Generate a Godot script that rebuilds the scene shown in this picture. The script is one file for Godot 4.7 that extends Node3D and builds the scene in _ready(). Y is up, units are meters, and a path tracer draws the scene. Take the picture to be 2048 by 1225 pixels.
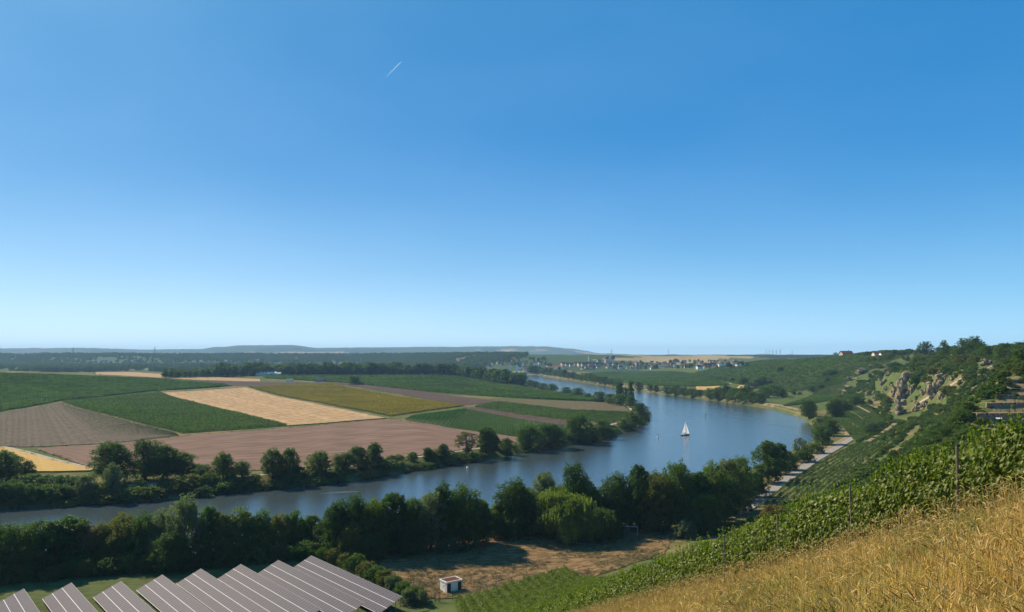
extends Node3D
# A river bend below vineyards. Design axes: x to the right, z away from the viewpoint (Godot -z), metres above the river.

const FOCAL := 1547.0
const EYE := 55.0
const PITCH := 0.06423
var rng := RandomNumberGenerator.new()
var wobble := FastNoiseLite.new()
var rough_noise := FastNoiseLite.new()
var used_names := {}
var M := {}
var protos := {}
var look := Basis()

# ---------------------------------------------------------------- mesh building
class Build:
	var v := PackedVector3Array()
	var n := PackedVector3Array()
	var c := PackedColorArray()
	var uv := PackedVector2Array()
	var ix := PackedInt32Array()
	var tint := Color.WHITE
	func tri(a: Vector3, b: Vector3, d: Vector3) -> void:
		var k := v.size()
		var nn := (d - a).cross(b - a).normalized()
		v.push_back(a); v.push_back(b); v.push_back(d)
		for i in 3:
			n.push_back(nn); c.push_back(tint)
			ix.push_back(k + i)
	func quad(a: Vector3, b: Vector3, d: Vector3, e: Vector3) -> void:
		var k := v.size()
		var nn := (d - a).cross(b - a).normalized()
		v.push_back(a); v.push_back(b); v.push_back(d); v.push_back(e)
		for i in 4:
			n.push_back(nn); c.push_back(tint)
		ix.append_array(PackedInt32Array([k, k + 1, k + 2, k, k + 2, k + 3]))
	func box(t: Transform3D, s: Vector3) -> void:
		var h := s * 0.5
		var p := []
		for i in 8:
			p.append(t * Vector3(h.x if i & 1 else -h.x, h.y if i & 2 else -h.y, h.z if i & 4 else -h.z))
		quad(p[0], p[2], p[3], p[1])
		quad(p[4], p[5], p[7], p[6])
		quad(p[0], p[1], p[5], p[4])
		quad(p[2], p[6], p[7], p[3])
		quad(p[0], p[4], p[6], p[2])
		quad(p[1], p[3], p[7], p[5])
	func cube(at: Vector3, s: Vector3) -> void:
		box(Transform3D(Basis(), at), s)
	func tube(path: Array, radii: Array, sides := 6, squash := 1.0) -> void:
		var rings := []
		for i in path.size():
			var d: Vector3 = (path[mini(i + 1, path.size() - 1)] - path[maxi(i - 1, 0)]).normalized()
			var a := d.cross(Vector3.RIGHT if absf(d.x) < 0.8 else Vector3.FORWARD).normalized()
			var b := d.cross(a)
			var ring := PackedVector3Array()
			for k in sides:
				var t := TAU * k / sides
				ring.push_back(path[i] + (a * cos(t) + b * sin(t) * squash) * radii[i])
			rings.append(ring)
		for i in path.size() - 1:
			for k in sides:
				var q := (k + 1) % sides
				quad(rings[i][k], rings[i][q], rings[i + 1][q], rings[i + 1][k])
		for k in range(1, sides - 1):
			tri(rings[0][0], rings[0][k + 1], rings[0][k])
			var z := path.size() - 1
			tri(rings[z][0], rings[z][k], rings[z][k + 1])
	func bar(a: Vector3, b: Vector3, r: float, sides := 4) -> void:
		tube([a, b], [r, r], sides)
	func mesh(m: Material = null) -> ArrayMesh:
		return into(ArrayMesh.new(), m)
	func into(am: ArrayMesh, m: Material = null) -> ArrayMesh:
		var arr := []
		arr.resize(Mesh.ARRAY_MAX)
		arr[Mesh.ARRAY_VERTEX] = v
		arr[Mesh.ARRAY_NORMAL] = n
		arr[Mesh.ARRAY_COLOR] = c
		if uv.size() == v.size():
			arr[Mesh.ARRAY_TEX_UV] = uv
			arr[Mesh.ARRAY_TEX_UV2] = uv
		arr[Mesh.ARRAY_INDEX] = ix
		am.add_surface_from_arrays(Mesh.PRIMITIVE_TRIANGLES, arr)
		if m: am.surface_set_material(am.get_surface_count() - 1, m)
		return am

# ---------------------------------------------------------------- naming
func numbered(called: String) -> String:
	var k: int = used_names.get(called, 0)
	used_names[called] = k + 1
	return called if k == 0 else "%s_%03d" % [called, k]
func tag(o: Node3D, label: String, category: String, group := "", kind := "") -> Node3D:
	if label: o.set_meta("label", label)
	if category: o.set_meta("category", category)
	if group: o.set_meta("group", group)
	if kind: o.set_meta("kind", kind)
	return o
func thing(called: String, at: Vector3, label: String, category: String, group := "", turn := 0.0) -> Node3D:
	var o := Node3D.new()
	o.name = numbered(called)
	add_child(o)
	o.position = at
	o.rotation.y = turn
	return tag(o, label, category, group)
func part(parent: Node3D, called: String, m: Mesh, mat: Material = null) -> MeshInstance3D:
	var o := MeshInstance3D.new()
	o.mesh = m
	o.name = called
	if mat: o.material_override = mat
	parent.add_child(o, true)
	return o
func solo(called: String, m: Mesh, mat: Material = null) -> MeshInstance3D:
	var o := MeshInstance3D.new()
	o.mesh = m
	o.name = numbered(called)
	if mat: o.material_override = mat
	add_child(o)
	return o
func structure(called: String, m: Mesh, mat: Material, label := "", category := "") -> MeshInstance3D:
	var o := solo(called, m, mat)
	tag(o, label, category, "", "structure")
	return o

# ---------------------------------------------------------------- materials
func lin(r: float, g: float, b: float) -> Color:
	return Color(r, g, b).linear_to_srgb()
func plain(r: float, g: float, b: float, roughness := 0.9, spec := 0.3) -> StandardMaterial3D:
	var m := StandardMaterial3D.new()
	m.albedo_color = lin(r, g, b)
	m.roughness = roughness
	m.metallic_specular = spec
	return m
func leafy(r: float, g: float, b: float, glow := 0.5) -> StandardMaterial3D:
	var m := plain(r, g, b, 0.55, 0.35)
	m.vertex_color_use_as_albedo = true
	m.cull_mode = BaseMaterial3D.CULL_DISABLED
	m.backlight_enabled = true
	m.backlight = lin(glow * 0.8, glow, glow * 0.3)
	return m
func noise_tex(freq: float, lo: float, hi: float, octaves := 4, size := 512, s := 1, kind := FastNoiseLite.TYPE_SIMPLEX_SMOOTH) -> NoiseTexture2D:
	var f := FastNoiseLite.new()
	f.noise_type = kind
	f.frequency = freq
	f.fractal_octaves = octaves
	f.seed = s
	var t := NoiseTexture2D.new()
	t.width = size
	t.height = size
	t.seamless = true
	t.noise = f
	var g := Gradient.new()
	g.set_color(0, Color(lo, lo, lo).linear_to_srgb())
	g.set_color(1, Color(hi, hi, hi).linear_to_srgb())
	t.color_ramp = g
	return t
func soil(r: float, g: float, b: float, coarse: Vector2, fine: Vector2, bump := 0.0) -> StandardMaterial3D:
	# coarse and fine: metres per repeat along and across
	var m := plain(r, g, b, 0.95, 0.1)
	m.albedo_texture = M.patchy
	m.uv1_scale = Vector3(1.0 / coarse.x, 1.0 / coarse.y, 1)
	m.detail_enabled = true
	m.detail_blend_mode = BaseMaterial3D.BLEND_MODE_MUL
	m.detail_albedo = M.grainy
	m.detail_uv_layer = BaseMaterial3D.DETAIL_UV_2
	m.uv2_scale = Vector3(1.0 / fine.x, 1.0 / fine.y, 1)
	return m

# ---------------------------------------------------------------- the lie of the land
var foot := PackedVector2Array([Vector2(-420, -245.5), Vector2(-150, 24.5), Vector2(-50, 124.5), Vector2(-14, 160.5), Vector2(20, 194.5), Vector2(45, 219), Vector2(66, 242), Vector2(84, 268), Vector2(114, 322), Vector2(147, 378), Vector2(182, 434), Vector2(214, 486), Vector2(242, 550), Vector2(264, 615), Vector2(292, 700), Vector2(320, 790), Vector2(345, 880), Vector2(372, 1010), Vector2(380, 1150)])
var far_bank := PackedVector2Array([Vector2(-700, 215), Vector2(-330, 262), Vector2(-186, 281), Vector2(-138, 297), Vector2(-72, 343), Vector2(-7, 425), Vector2(58, 506), Vector2(98, 600), Vector2(121, 690), Vector2(130, 780), Vector2(130, 860), Vector2(108, 967), Vector2(77, 1120), Vector2(36, 1420), Vector2(18, 1750), Vector2(-8, 2160)])
var near_bank := PackedVector2Array([Vector2(-700, 110), Vector2(-300, 178), Vector2(-190, 186), Vector2(-127, 191), Vector2(-72, 197), Vector2(-48, 214), Vector2(-10, 244), Vector2(30, 259), Vector2(56, 278), Vector2(90, 334), Vector2(118, 385), Vector2(158, 446), Vector2(196, 506), Vector2(233, 600), Vector2(258, 700), Vector2(266, 800), Vector2(258, 900), Vector2(240, 1000), Vector2(208, 1165), Vector2(160, 1480), Vector2(102, 1890), Vector2(66, 2160)])
var river := PackedVector2Array()
var ridge_px := [[-400, 702], [0, 698], [160, 697], [300, 700], [400, 699], [440, 695], [480, 692], [580, 691], [640, 697], [700, 696], [860, 695], [1000, 694], [1080, 694], [1140, 698], [1170, 703], [1200, 708], [1300, 711], [1480, 712], [1530, 709], [1560, 711], [1700, 711], [2500, 712]]

func smooth(a: float, b: float, x: float) -> float:
	var t := clampf((x - a) / (b - a), 0.0, 1.0)
	return t * t * (3.0 - 2.0 * t)
func line_distance(p: Vector2, line: PackedVector2Array) -> float:
	# signed: positive to the right of the line's direction of travel
	var best := 1e18
	var side := 1.0
	for i in line.size() - 1:
		var a := line[i]
		var d := line[i + 1] - a
		var q := p - a
		var t := clampf(q.dot(d) / d.length_squared(), 0.0, 1.0)
		var e := q - d * t
		var l := e.length_squared()
		if l < best:
			best = l
			side = 1.0 if q.x * d.y - q.y * d.x > 0.0 else -1.0
	return sqrt(best) * side
func ridge_top(x: float, depth: float) -> float:
	var px := 1024.0 + x / depth * FOCAL
	for i in ridge_px.size() - 1:
		if px < ridge_px[i + 1][0]:
			var t := clampf((px - ridge_px[i][0]) / float(ridge_px[i + 1][0] - ridge_px[i][0]), 0, 1)
			return lerpf(ridge_px[i][1], ridge_px[i + 1][1], t * t * (3 - 2 * t))
	return 712.0
func land(x: float, z: float) -> float:
	var p := Vector2(x, z)
	var n := wobble.get_noise_2d(x, z)
	var h := 4.0 + n * 0.5
	if z > 500.0:
		h += 25.0 * smooth(-390, -860, x) * smooth(560, 1120, z) * (1.0 - smooth(1130, 1500, z))
		h += 13.0 * smooth(900, 1500, z) * smooth(70, -160, x) * (1.0 - smooth(1750, 2200, z))
	# gentle vineyard hill beyond the bend
	if x > 200.0 and z > 700.0:
		var top := 62.0
		if z > 1100.0: top = lerpf(62, 49, smooth(1100, 1500, z))
		if z > 1500.0: top = lerpf(49, 27, smooth(1500, 2050, z))
		var x0 := lerpf(372, 300, smooth(800, 1300, z))
		if z > 1300.0: x0 = lerpf(300, 230, smooth(1300, 2100, z))
		var t := clampf((x - x0) / (560.0 - x0), 0.0, 1.3)
		var w := t * t * (2.0 - t) if t < 1.0 else 1.0
		h = maxf(h, 4.0 + (top - 4.0) * lerpf(smoothstep(0, 1, t), w, 0.4) * smooth(760, 1000, z) + n * 2.0 * clampf(t, 0, 1))
	if z > 1900.0:
		var near_town := smooth(-650, 120, x)
		var z0 := lerpf(3300, 2300, near_town)
		var span := lerpf(900, 750, near_town)
		var up := smooth(z0, z0 + span, z)
		h = maxf(h, 4.0 + 47.0 * up + n * 5.0 * up + 6.0 * smooth(1900, 2600, z))
		if z > 3000.0:
			h += wobble.get_noise_2d(x * 0.25, z * 0.25) * 5.0 * smooth(3000, 5000, z)
			var over := (712.0 - ridge_top(x, z)) / FOCAL * 11000.0
			if over > 0.0:
				h += (over + rough_noise.get_noise_2d(x * 0.35, z * 0.2) * 5.0) * smooth(9200, 10900, z)
	# the steep slope with its rocks
	var s := -1e3
	if x > -430.0 and z < 1160.0:
		s = line_distance(p, foot)
		if s > -20.0:
			var gentle: float
			if s < 60.0: gentle = maxf(0.19 * s + 0.002396 * s * s, 0.19 * s)
			elif s < 130.0: gentle = 20.03 + 0.4775 * (s - 60.0)
			else: gentle = 53.45 + 5.0 * (1.0 - exp(-(s - 130.0) * 0.4775 / 5.0))
			var stepped: float
			if s < 46.0: stepped = 0.3 * s
			elif s < 66.0: stepped = 13.8 + (s - 46.0) * 1.35
			elif s < 118.0: stepped = 40.8 + (s - 66.0) * 0.34
			else: stepped = 58.5
			var k := smooth(400, 540, z)
			var hill := lerpf(gentle, stepped, k) * (1.0 - 0.9 * smooth(720, 1060, z))
			if s > 0.0:
				hill += n * 1.2 * smooth(60, 130, p.length()) * smooth(0, 30, s)
			var base := minf(h, 3.0 + maxf(h - 3.0, 0.0) * 1.0)
			var a := base
			var b := 3.0 + hill
			var kk := 5.0
			var m := clampf(0.5 + 0.5 * (b - a) / kk, 0, 1)
			h = lerpf(a, b, m) + kk * m * (1.0 - m) * 0.55
	# a spur facing the viewpoint, stepped with terraces
	if x > 60.0 and z > 180.0 and z < 340.0:
		var mask := smooth(-34, 2, x - (128.0 + (z - 215.0) * 0.95)) * smooth(182, 212, z) * (1.0 - smooth(285, 335, z))
		if mask > 0.0: h = maxf(h, lerpf(h, spur_height(z), mask))
	# the river cuts in
	if s < 30.0 and z < 2300.0 and z > 90.0 and x > -720.0 and x < 330.0:
		var d := absf(line_distance(p, river_edge_a))
		d = minf(d, absf(line_distance(p, river_edge_b)))
		if Geometry2D.is_point_in_polygon(p, river):
			h = minf(h, -0.15 - minf(d, 9.0) * 0.3)
		elif d < 40.0:
			h = minf(h, -0.15 + d * 0.55)
	return h
var river_edge_a := PackedVector2Array()
var river_edge_b := PackedVector2Array()

var spur_line := [[195.0, 26.0], [215.0, 33.9], [222.0, 37.0], [228.0, 40.1], [233.0, 42.0], [238.0, 43.5], [244.0, 46.2], [250.0, 47.6], [275.0, 56.5], [340.0, 58.5]]
func spur_height(z: float) -> float:
	for i in spur_line.size() - 1:
		if z < spur_line[i + 1][0]:
			return lerpf(spur_line[i][1], spur_line[i + 1][1], (z - spur_line[i][0]) / (spur_line[i + 1][0] - spur_line[i][0]))
	return 58.5
func shown(p: Vector3) -> Vector2:
	var q := look.inverse() * (p - Vector3(0, EYE, 0))
	return Vector2(1024.0 - q.x / q.z * FOCAL, 612.5 + q.y / q.z * FOCAL)
func spot(x: float, z: float, up := 0.0) -> Vector3:
	return Vector3(x, land(x, z) + up, -z)
func ray(px: float, py: float) -> Vector3:
	return look * Vector3((px - 1024.0) / FOCAL, -(py - 612.5) / FOCAL, -1.0)
func seen(px: float, py: float, up := 0.0) -> Vector3:
	# where the line of sight through that pixel meets the ground (or a layer UP above it)
	var d := ray(px, py)
	var t := 4.0
	var prev := t
	while t < 14000.0:
		var y := EYE + d.y * t
		if y < 75.0 and y < land(d.x * t, -d.z * t) + up:
			break
		prev = t
		t *= 1.012
	for i in 10:
		var m := (prev + t) * 0.5
		if EYE + d.y * m < land(d.x * m, -d.z * m) + up: t = m
		else: prev = m
	return Vector3(d.x * t, land(d.x * t, -d.z * t), d.z * t)
func seen_at(px: float, py: float, height: float) -> Vector3:
	# where the line of sight meets a level plane
	var d := ray(px, py)
	var t := (height - EYE) / d.y
	return Vector3(d.x * t, height, d.z * t)

# a layer laid over the ground between two edges of the same number of points
func sheet(near_edge: Array, far_edge: Array, up: float, cell: float, ragged := 0.0) -> Dictionary:
	var a := PackedVector3Array()
	var b := PackedVector3Array()
	for k in near_edge.size():
		a.push_back(near_edge[k] if near_edge[k] is Vector3 else seen(near_edge[k].x, near_edge[k].y))
		b.push_back(far_edge[k] if far_edge[k] is Vector3 else seen(far_edge[k].x, far_edge[k].y))
	var nu := 0
	var lens := PackedFloat32Array([0.0])
	for k in a.size() - 1:
		lens.push_back(lens[k] + ((a[k] + b[k]) * 0.5).distance_to((a[k + 1] + b[k + 1]) * 0.5))
	var total := lens[lens.size() - 1]
	nu = clampi(int(total / cell), 2, 90)
	var wide := 0.0
	for k in a.size(): wide = maxf(wide, a[k].distance_to(b[k]))
	var nv := clampi(int(wide / cell), 1, 90)
	var g := PackedVector3Array()
	var uv := PackedVector2Array()
	for i in nu + 1:
		var l := total * i / nu
		var k := 0
		while k < lens.size() - 2 and lens[k + 1] < l: k += 1
		var t := (l - lens[k]) / maxf(lens[k + 1] - lens[k], 0.001)
		var p := a[k].lerp(a[k + 1], t)
		var q := b[k].lerp(b[k + 1], t)
		for j in nv + 1:
			var w := p.lerp(q, float(j) / nv)
			if ragged > 0.0 and (i == 0 or j == 0 or i == nu or j == nv):
				w += Vector3(rough_noise.get_noise_2d(w.x * 8, w.z * 8), 0, rough_noise.get_noise_2d(w.z * 8, w.x * 8 + 99)) * ragged
			w.y = maxf(land(w.x, -w.z), 0.0) + up
			g.push_back(w)
			uv.push_back(Vector2(l, wide * j / nv))
	return {"g": g, "uv": uv, "nu": nu, "nv": nv, "len": total, "wide": wide, "up": up}
func at_sheet(s: Dictionary, u: float, w: float) -> Vector3:
	var nu: int = s.nu
	var nv: int = s.nv
	var fi := clampf(u * nu, 0, nu - 0.001)
	var fj := clampf(w * nv, 0, nv - 0.001)
	var i := int(fi)
	var j := int(fj)
	var g: PackedVector3Array = s.g
	var k := i * (nv + 1) + j
	return g[k].lerp(g[k + nv + 1], fi - i).lerp(g[k + 1].lerp(g[k + nv + 2], fi - i), fj - j)
func sheet_mesh(s: Dictionary, skirt: float) -> ArrayMesh:
	var b := Build.new()
	var nu: int = s.nu
	var nv: int = s.nv
	var g: PackedVector3Array = s.g
	b.v = g.duplicate()
	b.uv = s.uv.duplicate()
	b.n.resize(g.size())
	b.c.resize(g.size())
	b.c.fill(Color.WHITE)
	for i in nu + 1:
		for j in nv + 1:
			var k := i * (nv + 1) + j
			var du := g[mini(i + 1, nu) * (nv + 1) + j] - g[maxi(i - 1, 0) * (nv + 1) + j]
			var dv := g[i * (nv + 1) + mini(j + 1, nv)] - g[i * (nv + 1) + maxi(j - 1, 0)]
			var nn := du.cross(dv).normalized()
			b.n[k] = nn if nn.y > 0 else -nn
	var mid := (nu / 2) * (nv + 1) + nv / 2
	var flip := (g[mid + nv + 1] - g[mid]).cross(g[mid + 1] - g[mid]).y < 0.0
	for i in nu:
		for j in nv:
			var k := i * (nv + 1) + j
			if flip: b.ix.append_array(PackedInt32Array([k, k + nv + 1, k + 1, k + 1, k + nv + 1, k + nv + 2]))
			else: b.ix.append_array(PackedInt32Array([k, k + 1, k + nv + 1, k + 1, k + nv + 2, k + nv + 1]))
	if skirt > 0.0:
		var edge := PackedInt32Array()
		for i in nu: edge.push_back(i * (nv + 1))
		for j in nv: edge.push_back(nu * (nv + 1) + j)
		for i in nu: edge.push_back((nu - i) * (nv + 1) + nv)
		for j in nv: edge.push_back(nv - j)
		for e in edge.size():
			var p := g[edge[e]]
			var q := g[edge[(e + 1) % edge.size()]]
			b.quad(p, q, q - Vector3(0, skirt, 0), p - Vector3(0, skirt, 0))
			var t := p.distance_to(q)
			b.uv.append_array(PackedVector2Array([Vector2(0, 0), Vector2(t, 0), Vector2(t, skirt), Vector2(0, skirt)]))
	return b.mesh()
func field(called: String, near_edge: Array, far_edge: Array, up: float, mat: Material, cell := 12.0, skirt := 0.6, ragged := 0.5) -> Dictionary:
	var s := sheet(near_edge, far_edge, up, cell, ragged)
	structure(called, sheet_mesh(s, up + skirt), mat)
	if -s.g[0].z < 1300.0: margins.append(s)
	return s
var margins := []
func strip(line: PackedVector2Array, off: float, width: float, up: float, cell := 5.0) -> ArrayMesh:
	# a road or path OFF metres to the right of a line of design points
	var a := []
	var b := []
	for i in line.size():
		var d := (line[mini(i + 1, line.size() - 1)] - line[maxi(i - 1, 0)]).normalized()
		var r := Vector2(d.y, -d.x)
		var p := line[i] + r * (off - width * 0.5)
		var q := line[i] + r * (off + width * 0.5)
		a.append(Vector3(p.x, 0, -p.y))
		b.append(Vector3(q.x, 0, -q.y))
	var s := sheet(a, b, up, cell)
	return sheet_mesh(s, 0.0)
func copies(called: String, mesh_list: Array, places: Array, label: String, category: String, tints: Array = []) -> void:
	for k in mesh_list.size():
		var mine := []
		for i in range(k, places.size(), mesh_list.size()): mine.append(i)
		if mine.is_empty(): continue
		var mm := MultiMesh.new()
		mm.transform_format = MultiMesh.TRANSFORM_3D
		mm.use_colors = tints.size() > 0
		mm.mesh = mesh_list[k]
		mm.instance_count = mine.size()
		for i in mine.size():
			mm.set_instance_transform(i, places[mine[i]])
			if tints.size(): mm.set_instance_color(i, tints[mine[i]])
		var o := MultiMeshInstance3D.new()
		o.multimesh = mm
		o.name = numbered(called)
		add_child(o)
		tag(o, label, category, "", "stuff")

# ---------------------------------------------------------------- the scene
func _ready() -> void:
	rng.seed = 20240711
	wobble.seed = 7
	wobble.frequency = 0.006
	wobble.fractal_octaves = 3
	rough_noise.seed = 11
	rough_noise.frequency = 0.012
	rough_noise.fractal_octaves = 4
	river_edge_a = far_bank
	river_edge_b = near_bank
	river = far_bank.duplicate()
	for i in near_bank.size(): river.push_back(near_bank[near_bank.size() - 1 - i])
	set_view_and_light()
	make_materials()
	build_ground()
	build_fields()
	print("fields ", Time.get_ticks_msec())
	build_trees()
	build_crops()
	build_slope()
	build_things()
	print("eye above ground ", EYE - land(0, 0))

func set_view_and_light() -> void:
	var cam := Camera3D.new()
	cam.name = "camera"
	cam.fov = rad_to_deg(2.0 * atan(612.5 / FOCAL))
	cam.near = 0.3
	cam.far = 60000.0
	look = Basis(Vector3.RIGHT, PITCH)
	cam.transform = Transform3D(look, Vector3(0, EYE, 0))
	add_child(cam)
	cam.current = true
	var sun := DirectionalLight3D.new()
	sun.name = "sun"
	sun.light_energy = 1.6
	sun.light_color = Color(1.0, 0.93, 0.82)
	sun.light_angular_distance = 0.53
	sun.shadow_enabled = true
	add_child(sun)
	var to_sun := Vector3(-0.755 * cos(0.645), sin(0.645), -0.656 * cos(0.645)).normalized()
	sun.look_at_from_position(Vector3.ZERO, -to_sun)
	var env := Environment.new()
	env.tonemap_mode = Environment.TONE_MAPPER_LINEAR
	env.tonemap_exposure = 1.72
	env.background_mode = Environment.BG_SKY
	env.sdfgi_enabled = true
	env.ssao_enabled = true
	env.ssil_enabled = true
	env.fog_enabled = true
	env.fog_density = 0.00007
	env.fog_light_color = lin(0.42, 0.7, 1.0)
	var sky := Sky.new()
	var sm := PanoramaSkyMaterial.new()
	sm.panorama = sky_picture(to_sun)
	sky.sky_material = sm
	env.sky = sky
	var we := WorldEnvironment.new()
	we.name = "world"
	we.environment = env
	add_child(we)

func sky_picture(to_sun: Vector3) -> ImageTexture:
	var w := 720
	var h := 360
	var data := PackedFloat32Array()
	data.resize(w * h * 3)
	var soft := FastNoiseLite.new()
	soft.seed = 5
	soft.frequency = 1.3
	var sun_way := atan2(to_sun.x, -to_sun.z)
	for j in h:
		var e := (0.5 - (j + 0.5) / h) * PI
		var deg := maxf(rad_to_deg(e), 0.0)
		var low := exp(-pow(deg / 8.0, 1.3))
		var low_r := exp(-pow(deg / 6.6, 1.2))
		var rim := exp(-deg / 2.6)
		var low_b := exp(-pow(deg / 11.0, 1.2))
		for i in w:
			var a := (i + 0.5) / w * TAU
			var d := Vector3(sin(a) * cos(e), sin(e), -cos(a) * cos(e))
			var ang := rad_to_deg(acos(clampf(d.dot(to_sun), -1, 1)))
			# paler towards the sun's side of the horizon, bluer away from it
			var off := absf(wrapf(a - sun_way, -PI, PI))
			var pale := 0.44 + 0.2 * cos(minf(off * 1.5, PI))
			var glow := exp(-ang / 17.0) * (1.0 + 0.2 * soft.get_noise_3dv(d * Vector3(1, 2.2, 1)))
			var veil := 0.03 * clampf(0.4 + soft.get_noise_3dv(d * Vector3(1.6, 5.0, 1.6) + Vector3(9, 0, 0)), 0.0, 1.0) * (0.4 + 1.6 * exp(-ang / 40.0))
			var k := (j * w + i) * 3
			data[k] = (0.012 + 1.12 * pale * low_r + 0.2 * rim + 0.42 * glow + veil) * 0.6
			data[k + 1] = (0.215 + (0.32 + 0.68 * pale) * low + 0.16 * rim + 0.58 * glow + veil) * 0.6
			data[k + 2] = (0.52 + (0.40 + 0.40 * pale) * low_b + 0.08 * rim + 0.54 * glow + veil) * 0.6
	var im := Image.create_from_data(w, h, false, Image.FORMAT_RGBF, data.to_byte_array())
	return ImageTexture.create_from_image(im)

func blend_tex(colors: Array, freq: float, s: int) -> NoiseTexture2D:
	var t := noise_tex(freq, 0, 1, 6, 512, s)
	var g := Gradient.new()
	g.set_color(0, colors[0])
	g.set_color(1, colors[colors.size() - 1])
	for i in range(1, colors.size() - 1): g.add_point(0.25 + 0.5 * i / (colors.size() - 1.0), colors[i])
	t.color_ramp = g
	return t
func streak_tex() -> ImageTexture:
	# drill rows, wheelings and uneven passes left by machines, running along u
	var w := 256
	var h := 512
	var f := FastNoiseLite.new()
	f.seed = 41
	f.frequency = 0.02
	f.fractal_octaves = 4
	var im := Image.create(w, h, false, Image.FORMAT_RGB8)
	var pass_tone := 1.0
	for j in h:
		if j % 37 == 0: pass_tone = 0.9 + 0.22 * absf(fmod(sin(j * 12.9898) * 43758.5453, 1.0))
		var row := 0.88 + 0.24 * absf(fmod(sin(j * 78.233) * 12543.123, 1.0))
		var wheel := 0.72 if j % 111 in [20, 21, 27, 28] else 1.0
		for i in w:
			var a := TAU * i / w
			var patch := f.get_noise_3d(cos(a) * 40.0, sin(a) * 40.0, j * 0.6)
			var v := pass_tone * row * lerpf(1.0, wheel, clampf(0.7 + patch, 0, 1)) * (1.0 + 0.25 * patch)
			var c := Color(v * 0.72, v * 0.72, v * 0.72).linear_to_srgb()
			im.set_pixel(i, j, c)
	return ImageTexture.create_from_image(im)
func make_materials() -> void:
	M.patchy = noise_tex(0.012, 0.62, 1.3, 5, 512, 3)
	M.grainy = noise_tex(0.06, 0.6, 1.35, 4, 512, 4)
	M.streaks = streak_tex()
	M.wheat = soil(0.5, 0.335, 0.175, Vector2(160, 60), Vector2(90, 60))
	M.ripe = soil(0.6, 0.4, 0.14, Vector2(60, 30), Vector2(80, 34))
	M.ploughed = soil(0.24, 0.155, 0.115, Vector2(220, 60), Vector2(120, 50))
	M.dark_soil = soil(0.12, 0.08, 0.066, Vector2(150, 40), Vector2(90, 40))
	M.olive_fallow = soil(0.155, 0.13, 0.07, Vector2(70, 30), Vector2(80, 30))
	M.fallow = soil(0.17, 0.135, 0.1, Vector2(60, 40), Vector2(70, 36))
	M.tan_soil = soil(0.26, 0.20, 0.12, Vector2(70, 25), Vector2(14, 3))
	M.vine_soil = soil(0.13, 0.13, 0.06, Vector2(60, 40), Vector2(9, 5))
	M.crop_soil = soil(0.06, 0.09, 0.025, Vector2(60, 30), Vector2(8, 4))
	M.sun_soil = soil(0.10, 0.11, 0.03, Vector2(60, 40), Vector2(8, 6))
	M.gravel = soil(0.36, 0.32, 0.26, Vector2(30, 12), Vector2(3, 3))
	M.asphalt = soil(0.27, 0.25, 0.225, Vector2(40, 6), Vector2(3, 3))
	M.meadow = soil(1, 1, 1, Vector2(38, 19), Vector2(6, 4))
	M.meadow.albedo_texture = blend_tex([lin(0.095, 0.082, 0.036), lin(0.145, 0.092, 0.046), lin(0.195, 0.124, 0.062), lin(0.29, 0.2, 0.1)], 0.014, 8)
	M.meadow.detail_albedo = M.grainy
	M.dry_shelf = soil(0.27, 0.205, 0.115, Vector2(20, 9), Vector2(3, 2))
	M.lawn = soil(0.085, 0.105, 0.038, Vector2(30, 22), Vector2(4, 3))
	for m in [M.wheat, M.ploughed, M.fallow, M.ripe, M.dark_soil, M.olive_fallow]: m.detail_albedo = M.streaks
	var ground := soil(1, 1, 1, Vector2(55, 55), Vector2(7, 7))
	ground.vertex_color_use_as_albedo = true
	M.ground = ground
	var water := plain(0.045, 0.062, 0.068, 0.09, 0.72)
	water.normal_enabled = true
	var f := FastNoiseLite.new()
	f.frequency = 0.03
	f.fractal_octaves = 4
	f.seed = 21
	var wt := NoiseTexture2D.new()
	wt.width = 512
	wt.height = 512
	wt.seamless = true
	wt.as_normal_map = true
	wt.bump_strength = 5.0
	wt.noise = f
	water.normal_texture = wt
	water.normal_scale = 0.35
	water.uv1_scale = Vector3(1 / 14.0, 1 / 9.0, 1)
	M.water = water
	M.crop_leaf = leafy(1, 1, 1, 0.35)

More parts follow.
